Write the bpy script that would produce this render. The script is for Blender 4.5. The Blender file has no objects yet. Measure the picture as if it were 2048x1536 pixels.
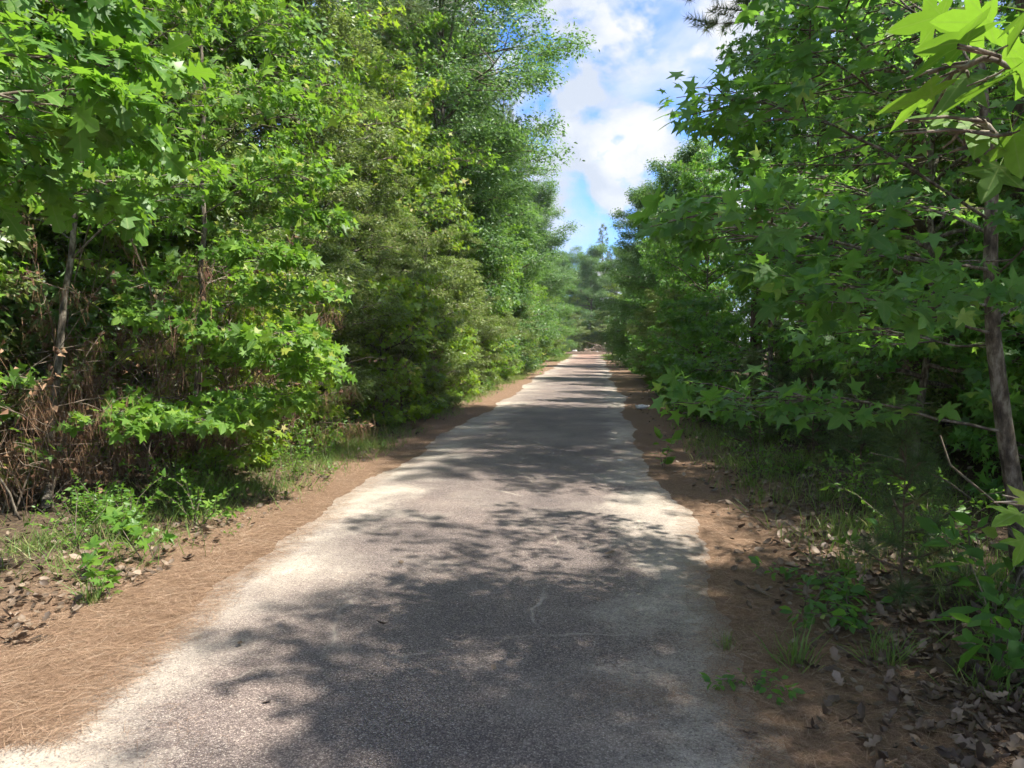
import bpy, math, random
import numpy as np
from math import radians as R, sin, cos, pi
from mathutils import Matrix

# ------------------------------------------------------------------ camera, sky, sun, exposure
scn = bpy.context.scene
COL = scn.collection
FPX, CX, CY = 1480.0, 1024.0, 768.0            # focal length and centre of the 2048 x 1536 photograph, in pixels
YAW, PITCH, EYE = R(6.4), R(-3.4), 1.6
cam_data = bpy.data.cameras.new('camera')
cam_data.sensor_width = 36.0
cam_data.lens = 36.0 * FPX / 2048.0
cam_data.clip_start = 0.05
cam_data.clip_end = 3000.0
cam = bpy.data.objects.new('camera', cam_data)
COL.objects.link(cam)
cam.location = (0, 0, EYE)
cam.rotation_euler = (pi / 2 + PITCH, 0, YAW)
scn.camera = cam

SUN_EL, SUN_AZ = R(58), R(106)                  # azimuth measured from the road direction (+Y) towards the right (+X)
world = bpy.data.worlds.new('World')
scn.world = world
world.use_nodes = True
wn, wl = world.node_tree.nodes, world.node_tree.links
wn.clear()
w_out = wn.new('ShaderNodeOutputWorld')
w_bg = wn.new('ShaderNodeBackground')
w_bg.inputs['Strength'].default_value = 0.15
sky = wn.new('ShaderNodeTexSky')
sky.sky_type = 'NISHITA'
sky.sun_disc = False
sky.sun_elevation = SUN_EL
sky.sun_rotation = SUN_AZ
sky.air_density = 1.0
sky.dust_density = 0.6
sky.ozone_density = 1.6


def math_node(nodes, links, op, a, b=None, clamp=False):
    n = nodes.new('ShaderNodeMath')
    n.operation = op
    n.use_clamp = clamp
    for i, v in enumerate((a, b)):
        if v is None:
            continue
        if isinstance(v, (int, float)):
            n.inputs[i].default_value = v
        else:
            links.new(v, n.inputs[i])
    return n.outputs[0]


def ramp_node(nodes, links, fac, stops):
    n = nodes.new('ShaderNodeValToRGB')
    e = n.color_ramp.elements
    while len(e) < len(stops):
        e.new(0.5)
    for el, (p, c) in zip(e, stops):
        el.position = p
        el.color = (c[0], c[1], c[2], 1) if not isinstance(c, (int, float)) else (c, c, c, 1)
    links.new(fac, n.inputs[0])
    return n.outputs[0]


def noise_node(nodes, links, vec, scale, detail=4, rough=0.55, dist=0.0):
    n = nodes.new('ShaderNodeTexNoise')
    n.inputs['Scale'].default_value = scale
    n.inputs['Detail'].default_value = detail
    n.inputs['Roughness'].default_value = rough
    n.inputs['Distortion'].default_value = dist
    if vec is not None:
        links.new(vec, n.inputs['Vector'])
    return n.outputs[0]


def mix_node(nodes, links, fac, a, b, mode='MIX'):
    n = nodes.new('ShaderNodeMix')
    n.data_type = 'RGBA'
    n.blend_type = mode
    for sock, v in ((n.inputs['Factor'], fac), (n.inputs['A'], a), (n.inputs['B'], b)):
        if isinstance(v, (int, float)):
            sock.default_value = v if sock == n.inputs['Factor'] else (v, v, v, 1)
        elif isinstance(v, tuple):
            sock.default_value = (v[0], v[1], v[2], 1)
        else:
            links.new(v, sock)
    return n.outputs['Result']


# clouds spread over the whole sky: soft veils, and heaped clouds with crisp heads, with blue gaps between
w_tc = wn.new('ShaderNodeTexCoord')


def cloud_noise(loc, scale, stretch, detail, rough, dist):
    mp = wn.new('ShaderNodeMapping')
    mp.inputs['Location'].default_value = loc
    mp.inputs['Scale'].default_value = (1.0, 1.0, stretch)
    wl.new(w_tc.outputs['Generated'], mp.inputs['Vector'])
    return mp, noise_node(wn, wl, mp.outputs[0], scale, detail, rough, dist)


m1, n_veil = cloud_noise((4.67, 5.76, 4.5), 5.0, 1.6, 6, 0.55, 0.4)
m2, n_heap = cloud_noise((5.96, 4.12, 2.5), 6.5, 1.3, 8, 0.55, 0.15)
m3, n_shade = cloud_noise((5.96, 4.12, 2.56), 9.0, 1.5, 8, 0.58, 0.2)
veil = ramp_node(wn, wl, n_veil, [(0.40, 0.0), (0.60, 0.85)])
heap = ramp_node(wn, wl, n_heap, [(0.475, 0.0), (0.54, 1.0)])
blue = mix_node(wn, wl, 1.0, sky.outputs[0], (0.21, 0.345, 0.57), 'MULTIPLY')
c_mix = mix_node(wn, wl, veil, blue, (1.42, 1.56, 1.84))
h_col = ramp_node(wn, wl, n_shade, [(0.40, (1.22, 1.36, 1.60)), (0.50, (1.48, 1.58, 1.75)), (0.60, (1.74, 1.75, 1.77))])
c_mix = mix_node(wn, wl, heap, c_mix, h_col)
wl.new(c_mix, w_bg.inputs['Color'])
wl.new(w_bg.outputs[0], w_out.inputs['Surface'])

sun_data = bpy.data.lights.new('sun', 'SUN')
sun_data.energy = 3.3
sun_data.angle = R(0.9)
sun_data.color = (1.0, 0.95, 0.86)
sun = bpy.data.objects.new('sun', sun_data)
COL.objects.link(sun)
sun.rotation_euler = (pi / 2 - SUN_EL, 0, pi - SUN_AZ)
# sun direction check: the lamp's -Z points away from (sin az cos el, cos az cos el, sin el)

vs = scn.view_settings
vs.view_transform = 'Standard'
vs.look = 'None'
vs.exposure = 1.98
vs.gamma = 1.0
vs.use_curve_mapping = False
scn.render.engine = 'CYCLES'
cy = scn.cycles
cy.max_bounces = 7
cy.diffuse_bounces = 6
cy.glossy_bounces = 2
cy.transmission_bounces = 4
cy.transparent_max_bounces = 4
cy.sample_clamp_indirect = 6.0
cy.use_denoising = True
cy.use_adaptive_sampling = True
cy.adaptive_threshold = 0.04

# ------------------------------------------------------------------ pixel helpers (photograph pixel -> world point)
_fh = np.array((-sin(YAW), cos(YAW), 0.0))
_F = _fh * cos(PITCH) + np.array((0, 0, sin(PITCH)))
_RT = np.array((cos(YAW), sin(YAW), 0.0))
_UP = np.cross(_RT, _F)
EYEP = np.array((0, 0, EYE))


def ray(x, y):
    return _F + _RT * (x - CX) / FPX + _UP * (CY - y) / FPX


def px(x, y, Y):
    """the point seen at photo pixel (x, y) whose distance along the road is Y"""
    d = ray(x, y)
    return EYEP + d * (Y / d[1])


def gnd(x, y, z=0.0):
    """the ground point seen at photo pixel (x, y)"""
    d = ray(x, y)
    return EYEP + d * ((z - EYE) / d[2])


def to_px(P):
    v = np.asarray(P, float) - EYEP
    d = v @ _F
    d = np.where(d < 0.05, 0.05, d)
    return CX + FPX * (v @ _RT) / d, CY - FPX * (v @ _UP) / d, v @ _F


# ------------------------------------------------------------------ object helpers
def tag(o, label=None, cat=None, group=None, kind=None):
    if label: o['label'] = label
    if cat: o['category'] = cat
    if group: o['group'] = group
    if kind: o['kind'] = kind
    return o


def link(name, mesh, parent=None, loc=(0, 0, 0), rot=(0, 0, 0), scale=1.0):
    o = bpy.data.objects.new(name, mesh)
    COL.objects.link(o)
    o.parent = parent
    o.location = loc
    o.rotation_euler = rot
    o.scale = (scale,) * 3 if isinstance(scale, (int, float)) else scale
    return o


def empty(name, loc, rz=0.0, scale=1.0):
    o = link(name, None, None, loc, (0, 0, rz), scale)
    o.empty_display_size = 0.2
    return o


def make_mesh(name, V, faces, mat, rnd=None, smooth=False):
    """V (N,3); faces: list of integer arrays (M,k); rnd: one random number for each vertex"""
    me = bpy.data.meshes.new(name)
    V = np.ascontiguousarray(V, np.float32)
    faces = [np.asarray(f, np.int32) for f in faces if len(f)]
    me.vertices.add(len(V))
    me.vertices.foreach_set('co', V.ravel())
    loops = np.concatenate([f.ravel() for f in faces])
    totals = np.concatenate([np.full(len(f), f.shape[1], np.int32) for f in faces])
    starts = np.concatenate(([0], np.cumsum(totals)[:-1])).astype(np.int32)
    me.loops.add(len(loops))
    me.loops.foreach_set('vertex_index', loops)
    me.polygons.add(len(totals))
    me.polygons.foreach_set('loop_start', starts)
    if smooth:
        me.polygons.foreach_set('use_smooth', np.ones(len(totals), bool))
    if rnd is not None:
        a = me.attributes.new('rnd', 'FLOAT', 'POINT')
        a.data.foreach_set('value', np.ascontiguousarray(rnd, np.float32))
    me.update(calc_edges=True)
    me.materials.append(mat)
    return me


def norm(a):
    a = np.asarray(a, float)
    return a / np.maximum(np.linalg.norm(a, axis=-1, keepdims=True), 1e-9)


def tubes(batch, sides=5, cap=False):
    """batch of (pts (P,3), radii (P)) -> V, quads"""
    groups = {}
    for p, r in batch:
        groups.setdefault(len(p), []).append((p, r))
    Vs, Fs, off = [], [], 0
    ang = np.arange(sides) * 2 * pi / sides
    ca, sa = np.cos(ang), np.sin(ang)
    for P, lst in groups.items():
        pts = np.array([q[0] for q in lst], float)
        rad = np.array([q[1] for q in lst], float)
        tan = norm(np.gradient(pts, axis=1))
        mean = norm(pts[:, -1] - pts[:, 0])
        ref = np.eye(3)[np.argmin(np.abs(mean), axis=1)][:, None, :]
        a = norm(np.cross(tan, np.broadcast_to(ref, tan.shape)))
        b = np.cross(tan, a)
        ring = pts[:, :, None, :] + rad[:, :, None, None] * (a[:, :, None, :] * ca[None, None, :, None] + b[:, :, None, :] * sa[None, None, :, None])
        n = len(lst)
        Vs.append(ring.reshape(-1, 3))
        base = off + (np.arange(n)[:, None, None] * P + np.arange(P - 1)[None, :, None]) * sides
        k = np.arange(sides)[None, None, :]
        k2 = (k + 1) % sides
        q = np.stack((base + k, base + k2, base + sides + k2, base + sides + k), -1).reshape(-1, 4)
        Fs.append(q)
        off += n * P * sides
    return np.concatenate(Vs), np.concatenate(Fs)


def tube_mesh(name, batch, mat, sides=5, smooth=True):
    V, F = tubes(batch, sides)
    return make_mesh(name, V, [F], mat, smooth=smooth)


def scatter(tv, tf, pos, ydir, nrm, size, rng, curl=None):
    """copies of a leaf template (verts tv, triangles tf) at pos, tip along ydir, face normal nrm"""
    y = norm(ydir)
    n = norm(nrm - y * np.sum(nrm * y, -1, keepdims=True))
    x = np.cross(y, n)
    size = np.asarray(size, float)[:, None, None]
    tv_b = np.broadcast_to(tv, (len(pos),) + tv.shape)
    if curl is not None:
        tv_b = tv_b.copy()
        tv_b[:, :, 2] *= curl[:, None]
    V = pos[:, None, :] + size * (tv_b[:, :, 0:1] * x[:, None, :] + tv_b[:, :, 1:2] * y[:, None, :] + tv_b[:, :, 2:3] * n[:, None, :])
    F = (np.arange(len(pos))[:, None, None] * len(tv) + tf[None]).reshape(-1, tf.shape[1])
    rnd = np.repeat(rng.random(len(pos)), len(tv))
    return V.reshape(-1, 3), F, rnd


def merge(parts):
    Vs, Fs, Rs, off = [], [], [], 0
    for V, F, r in parts:
        Vs.append(V); Fs.append(F + off); Rs.append(r); off += len(V)
    return np.concatenate(Vs), np.concatenate(Fs), np.concatenate(Rs)


# ------------------------------------------------------------------ materials
def new_mat(name):
    m = bpy.data.materials.new(name)
    m.use_nodes = True
    nt = m.node_tree
    nt.nodes.clear()
    out = nt.nodes.new('ShaderNodeOutputMaterial')
    return m, nt.nodes, nt.links, out


def leaf_mat(name, stops, trans, rough=0.42, spec=0.5, tfac=0.42, clump=0.35, veins=None):
    """leaf: reflecting side + light coming through; each leaf has its own shade of the ramp"""
    m, N, L, out = new_mat(name)
    at = N.new('ShaderNodeAttribute'); at.attribute_name = 'rnd'
    oi = N.new('ShaderNodeObjectInfo')
    tc = N.new('ShaderNodeTexCoord')
    cl = noise_node(N, L, tc.outputs['Object'], 1.3, 2, 0.5)
    v = math_node(N, L, 'ADD', at.outputs['Fac'], oi.outputs['Random'])
    v = math_node(N, L, 'FRACT', v)
    c2 = math_node(N, L, 'MULTIPLY', math_node(N, L, 'SUBTRACT', cl, 0.5), clump * 3)
    v = math_node(N, L, 'ADD', v, c2, clamp=True)
    col = ramp_node(N, L, v, stops)
    if veins:
        # ribs of a single leaf, running out from the foot of the blade
        sp = N.new('ShaderNodeSeparateXYZ'); L.new(tc.outputs['Object'], sp.inputs[0])
        ax = math_node(N, L, 'ABSOLUTE', sp.outputs['X'])
        yy = math_node(N, L, 'SUBTRACT', sp.outputs['Y'], veins[0])
        rib = ax
        for a in veins[1:]:
            d = math_node(N, L, 'ABSOLUTE', math_node(N, L, 'SUBTRACT', math_node(N, L, 'MULTIPLY', ax, cos(a)), math_node(N, L, 'MULTIPLY', yy, sin(a))))
            rib = math_node(N, L, 'MINIMUM', rib, d)
        rf_ = ramp_node(N, L, rib, [(0.006, 0.55), (0.022, 0.0)])
        col = mix_node(N, L, rf_, col, (0.26, 0.36, 0.10))
        blot = noise_node(N, L, tc.outputs['Object'], 5.0, 4, 0.6)
        col = mix_node(N, L, 1.0, col, ramp_node(N, L, blot, [(0.3, 0.78), (0.7, 1.2)]), 'MULTIPLY')
    tcol = mix_node(N, L, 0.75, col, trans, 'MIX')
    if veins:
        tcol = mix_node(N, L, math_node(N, L, 'MULTIPLY', rf_, 0.8), tcol, (0.10, 0.20, 0.015))
    p = N.new('ShaderNodeBsdfPrincipled')
    L.new(col, p.inputs['Base Color'])
    p.inputs['Roughness'].default_value = rough
    p.inputs['Specular IOR Level'].default_value = spec
    t = N.new('ShaderNodeBsdfTranslucent')
    L.new(tcol, t.inputs['Color'])
    mx = N.new('ShaderNodeMixShader')
    mx.inputs[0].default_value = tfac
    L.new(p.outputs[0], mx.inputs[1]); L.new(t.outputs[0], mx.inputs[2])
    L.new(mx.outputs[0], out.inputs['Surface'])
    return m


def plain_mat(name, stops, rough=0.85, scale=8.0, bump=0.0, stretch=(1, 1, 1), rnd=False, spec=0.3, detail=5):
    m, N, L, out = new_mat(name)
    tc = N.new('ShaderNodeTexCoord')
    mp = N.new('ShaderNodeMapping')
    mp.inputs['Scale'].default_value = stretch
    L.new(tc.outputs['Object'], mp.inputs['Vector'])
    nz = noise_node(N, L, mp.outputs[0], scale, detail, 0.62)
    v = nz
    if rnd:
        at = N.new('ShaderNodeAttribute'); at.attribute_name = 'rnd'
        oi = N.new('ShaderNodeObjectInfo')
        v = math_node(N, L, 'FRACT', math_node(N, L, 'ADD', at.outputs['Fac'], oi.outputs['Random']))
        v = math_node(N, L, 'ADD', v, math_node(N, L, 'MULTIPLY', math_node(N, L, 'SUBTRACT', nz, 0.5), 0.5), clamp=True)
    col = ramp_node(N, L, v, stops)
    p = N.new('ShaderNodeBsdfPrincipled')
    L.new(col, p.inputs['Base Color'])
    p.inputs['Roughness'].default_value = rough
    p.inputs['Specular IOR Level'].default_value = spec
    if bump:
        b = N.new('ShaderNodeBump')
        b.inputs['Strength'].default_value = 0.8
        b.inputs['Distance'].default_value = bump
        L.new(nz, b.inputs['Height']); L.new(b.outputs[0], p.inputs['Normal'])
    L.new(p.outputs[0], out.inputs['Surface'])
    return m


M = {}
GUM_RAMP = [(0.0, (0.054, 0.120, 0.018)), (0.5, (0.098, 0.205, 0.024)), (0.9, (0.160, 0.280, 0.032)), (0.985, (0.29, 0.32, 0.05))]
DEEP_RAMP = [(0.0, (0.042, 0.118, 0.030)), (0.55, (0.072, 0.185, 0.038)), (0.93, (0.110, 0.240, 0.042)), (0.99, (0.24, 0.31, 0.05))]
OAK_RAMP = [(0.0, (0.036, 0.100, 0.016)), (0.6, (0.070, 0.175, 0.022)), (1.0, (0.12, 0.25, 0.03))]
M['gum'] = leaf_mat('sweetgum_leaf', GUM_RAMP, (0.27, 0.50, 0.03), 0.5, 0.42, 0.47)
M['gum_dark'] = leaf_mat('sweetgum_leaf_deep_green', DEEP_RAMP, (0.28, 0.56, 0.055), 0.46, 0.5, 0.50)
M['oak'] = leaf_mat('red_oak_leaf', OAK_RAMP, (0.25, 0.48, 0.03), 0.44, 0.5, 0.46)
M['gum_veined'] = leaf_mat('sweetgum_leaf_veined', GUM_RAMP, (0.21, 0.40, 0.025), 0.6, 0.3, 0.46, 0.0, (0.05, 1.05, 1.72))
M['gum_dark_veined'] = leaf_mat('sweetgum_leaf_deep_green_veined', DEEP_RAMP, (0.28, 0.56, 0.055), 0.58, 0.4, 0.50, 0.0, (0.05, 1.05, 1.72))
M['oak_veined'] = leaf_mat('red_oak_leaf_veined', OAK_RAMP, (0.25, 0.48, 0.03), 0.58, 0.4, 0.46, 0.0, (0.16, 0.9))
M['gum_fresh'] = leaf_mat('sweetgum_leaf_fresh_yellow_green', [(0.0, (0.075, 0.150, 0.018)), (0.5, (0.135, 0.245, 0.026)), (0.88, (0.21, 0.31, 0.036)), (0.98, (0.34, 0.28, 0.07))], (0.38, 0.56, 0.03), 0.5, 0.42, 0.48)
M['holly'] = leaf_mat('holly_leaf', [(0.0, (0.055, 0.100, 0.026)), (0.45, (0.120, 0.185, 0.045)), (0.82, (0.20, 0.26, 0.070)), (0.97, (0.31, 0.29, 0.14))], (0.31, 0.43, 0.07), 0.4, 0.5, 0.42)
M['water_oak'] = leaf_mat('water_oak_leaf', [(0.0, (0.042, 0.100, 0.030)), (0.6, (0.080, 0.168, 0.046)), (1.0, (0.125, 0.22, 0.06))], (0.22, 0.42, 0.055), 0.42, 0.5, 0.42)
M['pine'] = leaf_mat('pine_needles', [(0.0, (0.045, 0.085, 0.032)), (0.6, (0.085, 0.140, 0.048)), (0.95, (0.15, 0.195, 0.07)), (1.0, (0.26, 0.16, 0.08))], (0.19, 0.27, 0.07), 0.5, 0.4, 0.33)
M['weed'] = leaf_mat('weed_leaf', [(0.0, (0.055, 0.140, 0.020)), (0.6, (0.10, 0.210, 0.028)), (1.0, (0.16, 0.27, 0.04))], (0.26, 0.48, 0.04), 0.45, 0.45, 0.45)
M['grass'] = leaf_mat('grass_blade', [(0.0, (0.070, 0.140, 0.028)), (0.55, (0.13, 0.210, 0.045)), (0.85, (0.20, 0.25, 0.07)), (1.0, (0.34, 0.29, 0.14))], (0.28, 0.42, 0.07), 0.5, 0.4, 0.40)
M['bark_gum'] = plain_mat('grey_brown_bark', [(0.36, (0.045, 0.035, 0.026)), (0.5, (0.12, 0.096, 0.070)), (0.64, (0.26, 0.225, 0.175))], 0.9, 26, 0.006, (1, 1, 0.4))
M['bark_pale'] = plain_mat('pale_bark', [(0.36, (0.055, 0.045, 0.034)), (0.5, (0.13, 0.110, 0.085)), (0.66, (0.31, 0.275, 0.22))], 0.9, 22, 0.006, (1, 1, 0.45))
M['bark_pine'] = plain_mat('pine_bark', [(0.3, (0.045, 0.030, 0.022)), (0.55, (0.13, 0.085, 0.058)), (0.75, (0.22, 0.15, 0.105))], 0.92, 12, 0.012, (1, 1, 0.28))
M['twig'] = plain_mat('thin_twig', [(0.3, (0.07, 0.055, 0.04)), (0.7, (0.19, 0.155, 0.115))], 0.9, 9)
M['dead_twig'] = plain_mat('dead_twig', [(0.3, (0.075, 0.055, 0.040)), (0.7, (0.25, 0.20, 0.15))], 0.9, 7)
M['dead_needle'] = plain_mat('dead_hanging_needles', [(0.0, (0.070, 0.036, 0.020)), (0.5, (0.150, 0.080, 0.044)), (1.0, (0.29, 0.18, 0.105))], 0.75, 3, rnd=True)
M['straw'] = plain_mat('fallen_pine_needles', [(0.0, (0.122, 0.070, 0.042)), (0.5, (0.24, 0.150, 0.092)), (0.9, (0.36, 0.24, 0.158)), (1.0, (0.46, 0.36, 0.26))], 0.65, 3, rnd=True)
M['dry_leaf'] = plain_mat('dry_oak_leaf', [(0.0, (0.050, 0.034, 0.023)), (0.45, (0.10, 0.070, 0.047)), (0.8, (0.165, 0.120, 0.083)), (1.0, (0.25, 0.19, 0.14))], 0.6, 6, rnd=True, spec=0.35)
M['paper'] = plain_mat('white_paper', [(0.35, (0.62, 0.60, 0.58)), (0.7, (0.80, 0.79, 0.77))], 0.6, 20)
M['blue_scrap'] = plain_mat('blue_plastic', [(0.3, (0.03, 0.06, 0.13)), (0.7, (0.06, 0.11, 0.22))], 0.4, 20)
M['rubble'] = plain_mat('pale_rubble', [(0.3, (0.24, 0.235, 0.22)), (0.7, (0.46, 0.45, 0.43))], 0.9, 3, 0.03)
M['earth'] = plain_mat('brown_earth', [(0.3, (0.060, 0.040, 0.028)), (0.7, (0.13, 0.090, 0.065))], 0.95, 2.5, 0.05)


def ground_material():
    m, N, L, out = new_mat('forest_floor')
    geo = N.new('ShaderNodeNewGeometry')
    sep = N.new('ShaderNodeSeparateXYZ'); L.new(geo.outputs['Position'], sep.inputs[0])
    n1 = noise_node(N, L, geo.outputs['Position'], 0.9, 4, 0.6)
    n2 = noise_node(N, L, geo.outputs['Position'], 26, 5, 0.7)
    n3 = noise_node(N, L, geo.outputs['Position'], 95, 3, 0.7)
    straw = ramp_node(N, L, n2, [(0.25, (0.095, 0.059, 0.037)), (0.5, (0.195, 0.125, 0.080)), (0.75, (0.30, 0.205, 0.138))])
    litter = ramp_node(N, L, n2, [(0.25, (0.035, 0.025, 0.018)), (0.5, (0.085, 0.060, 0.040)), (0.75, (0.20, 0.145, 0.095))])
    grit = ramp_node(N, L, n3, [(0.35, 0.72), (0.65, 1.18)])
    # straw lies along the road; the litter of the wood begins further out
    c = math_node(N, L, 'ADD', sep.outputs['X'], 0.95)
    c = math_node(N, L, 'ABSOLUTE', c)
    c = math_node(N, L, 'ADD', c, math_node(N, L, 'MULTIPLY', math_node(N, L, 'SUBTRACT', n1, 0.5), 1.6))
    f = N.new('ShaderNodeMapRange')
    f.inputs['From Min'].default_value = 2.2; f.inputs['From Max'].default_value = 3.1
    L.new(c, f.inputs['Value'])
    col = mix_node(N, L, f.outputs[0], straw, litter)
    col = mix_node(N, L, 1.0, col, grit, 'MULTIPLY')
    p = N.new('ShaderNodeBsdfPrincipled')
    p.inputs['Roughness'].default_value = 0.95
    p.inputs['Specular IOR Level'].default_value = 0.15
    L.new(col, p.inputs['Base Color'])
    b = N.new('ShaderNodeBump'); b.inputs['Distance'].default_value = 0.03; b.inputs['Strength'].default_value = 0.9
    L.new(n2, b.inputs['Height']); L.new(b.outputs[0], p.inputs['Normal'])
    L.new(p.outputs[0], out.inputs['Surface'])
    return m


def road_material():
    m, N, L, out = new_mat('worn_asphalt')
    geo = N.new('ShaderNodeNewGeometry')
    pos = geo.outputs['Position']
    sep = N.new('ShaderNodeSeparateXYZ'); L.new(pos, sep.inputs[0])
    vo = N.new('ShaderNodeTexVoronoi'); vo.inputs['Scale'].default_value = 135
    L.new(pos, vo.inputs['Vector'])
    sc = N.new('ShaderNodeSeparateColor'); L.new(vo.outputs['Color'], sc.inputs[0])
    stone = ramp_node(N, L, sc.outputs[0], [(0.0, (0.108, 0.085, 0.078)), (0.45, (0.190, 0.154, 0.140)), (0.75, (0.260, 0.216, 0.194)), (0.93, (0.33, 0.275, 0.238)), (1.0, (0.42, 0.375, 0.33))])
    gap = ramp_node(N, L, vo.outputs['Distance'], [(0.25, 1.0), (0.62, 0.55)])
    stone = mix_node(N, L, 1.0, stone, gap, 'MULTIPLY')
    big = noise_node(N, L, pos, 0.8, 5, 0.6)
    tint = ramp_node(N, L, big, [(0.28, (0.66, 0.65, 0.67)), (0.5, (1.0, 0.97, 0.95)), (0.72, (1.30, 1.22, 1.15))])
    stone = mix_node(N, L, 1.0, stone, tint, 'MULTIPLY')
    # towards the far end the surface turns reddish
    far = N.new('ShaderNodeMapRange'); far.inputs['From Min'].default_value = 30; far.inputs['From Max'].default_value = 78
    L.new(sep.outputs['Y'], far.inputs['Value'])
    stone = mix_node(N, L, far.outputs[0], stone, mix_node(N, L, 1.0, stone, (1.65, 1.22, 1.0), 'MULTIPLY'))
    # pale cracks filled with sand
    vc = N.new('ShaderNodeTexVoronoi'); vc.feature = 'DISTANCE_TO_EDGE'; vc.inputs['Scale'].default_value = 0.42
    nv = N.new('ShaderNodeTexNoise'); nv.inputs['Scale'].default_value = 2.2; nv.inputs['Detail'].default_value = 4
    L.new(pos, nv.inputs['Vector'])
    ad = N.new('ShaderNodeVectorMath'); ad.operation = 'MULTIPLY_ADD'
    L.new(nv.outputs['Color'], ad.inputs[0]); ad.inputs[1].default_value = (0.35, 0.35, 0.0); L.new(pos, ad.inputs[2])
    L.new(ad.outputs[0], vc.inputs['Vector'])
    crack = ramp_node(N, L, vc.outputs['Distance'], [(0.0, 1.0), (0.006, 0.0)])
    crack_n = ramp_node(N, L, noise_node(N, L, pos, 1.6, 2), [(0.46, 0.0), (0.62, 0.6)])
    crack = math_node(N, L, 'MULTIPLY', crack, crack_n)
    # drifted sand along both edges and in patches
    n1 = noise_node(N, L, pos, 1.1, 5, 0.62, 0.3)
    n2 = noise_node(N, L, pos, 60, 3, 0.6)
    nn = math_node(N, L, 'ADD', math_node(N, L, 'MULTIPLY', math_node(N, L, 'SUBTRACT', n1, 0.5), 2.8), math_node(N, L, 'MULTIPLY', math_node(N, L, 'SUBTRACT', n2, 0.5), 0.9))
    le = N.new('ShaderNodeMapRange'); le.inputs['From Min'].default_value = -1.6; le.inputs['From Max'].default_value = -2.3
    L.new(math_node(N, L, 'ADD', sep.outputs['X'], nn), le.inputs['Value'])
    ri = N.new('ShaderNodeMapRange'); ri.inputs['From Min'].default_value = 0.08; ri.inputs['From Max'].default_value = 0.62
    L.new(math_node(N, L, 'ADD', sep.outputs['X'], nn), ri.inputs['Value'])
    sand_f = math_node(N, L, 'MAXIMUM', le.outputs[0], ri.outputs[0])
    sand_f = math_node(N, L, 'MULTIPLY', sand_f, ramp_node(N, L, noise_node(N, L, pos, 0.38, 4, 0.6), [(0.36, 0.2), (0.54, 1.0)]))
    dust = ramp_node(N, L, noise_node(N, L, pos, 0.55, 5, 0.65), [(0.50, 0.0), (0.72, 0.4)])
    sand_f = math_node(N, L, 'MAXIMUM', sand_f, dust)
    speck = ramp_node(N, L, sc.outputs[1], [(0.80, 1.0), (0.9, 0.35)])
    sand_f = math_node(N, L, 'MULTIPLY', sand_f, speck)
    sand_f = math_node(N, L, 'MULTIPLY', sand_f, 0.93)
    sand_f = math_node(N, L, 'MAXIMUM', sand_f, crack)
    sand = ramp_node(N, L, noise_node(N, L, pos, 7, 5, 0.65), [(0.3, (0.31, 0.268, 0.215)), (0.7, (0.44, 0.388, 0.32))])
    col = mix_node(N, L, sand_f, stone, sand)
    p = N.new('ShaderNodeBsdfPrincipled')
    p.inputs['Roughness'].default_value = 0.75
    p.inputs['Specular IOR Level'].default_value = 0.35
    L.new(col, p.inputs['Base Color'])
    b = N.new('ShaderNodeBump'); b.inputs['Distance'].default_value = 0.006; b.invert = True
    bs = math_node(N, L, 'SUBTRACT', 0.8, math_node(N, L, 'MULTIPLY', sand_f, 0.65))
    L.new(bs, b.inputs['Strength'])
    L.new(vo.outputs['Distance'], b.inputs['Height']); L.new(b.outputs[0], p.inputs['Normal'])
    L.new(p.outputs[0], out.inputs['Surface'])
    return m


M['ground'] = ground_material()
M['road'] = road_material()

# ------------------------------------------------------------------ ground and road
ROAD_L, ROAD_R, ROAD_END = -2.44, 0.71, 82.0


def bumpy(x, y):
    """height of the ground: level beside the road, a little uneven and slightly raised in the wood"""
    off = np.maximum(np.abs(x + 0.95) - 2.1, 0.0)
    k = np.clip(off / 2.0, 0, 1)
    z = 0.055 * np.sin(x * 1.7 + 0.6 * np.sin(y * 0.9)) * np.sin(y * 1.3 + 1.0) + 0.03 * np.sin(x * 4.1 + y * 2.3)
    return k * (z + 0.05) - 0.0


def graded(a, b, fine_a, fine_b, step):
    mid = np.arange(fine_a, fine_b + 1e-6, step)
    lo, hi = [], []
    s, v = step, fine_a
    while v > a:
        s *= 1.35; v -= s; lo.append(max(v, a))
    s, v = step, fine_b
    while v < b:
        s *= 1.35; v += s; hi.append(min(v, b))
    return np.concatenate((lo[::-1], mid, hi))


gx = graded(-900, 900, -12, 12, 0.3)
gy = graded(-300, 1500, -3, 40, 0.35)
GX, GY = np.meshgrid(gx, gy)
GZ = bumpy(GX, GY)
gi = np.arange(GX.size).reshape(GX.shape)
gf = np.stack((gi[:-1, :-1], gi[:-1, 1:], gi[1:, 1:], gi[1:, :-1]), -1).reshape(-1, 4)
ground = link('ground', make_mesh('ground', np.stack((GX, GY, GZ), -1).reshape(-1, 3), [gf], M['ground'], smooth=True))
tag(ground, 'brown forest floor of pine straw and leaf litter', 'ground', kind='structure')

rng = np.random.default_rng(7)
ys = np.concatenate((np.arange(-8, 25, 0.06), np.arange(25, ROAD_END, 0.2), [ROAD_END]))


def wav(y, seed, amp):
    r = np.random.default_rng(seed)
    out = 0
    for f, a in ((0.35, 1.0), (0.9, 0.8), (2.1, 0.5), (5.0, 0.3), (11.0, 0.16)):
        out = out + a * np.sin(y * f * (0.8 + 0.4 * r.random()) + r.random() * 7)
    return out * amp


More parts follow.
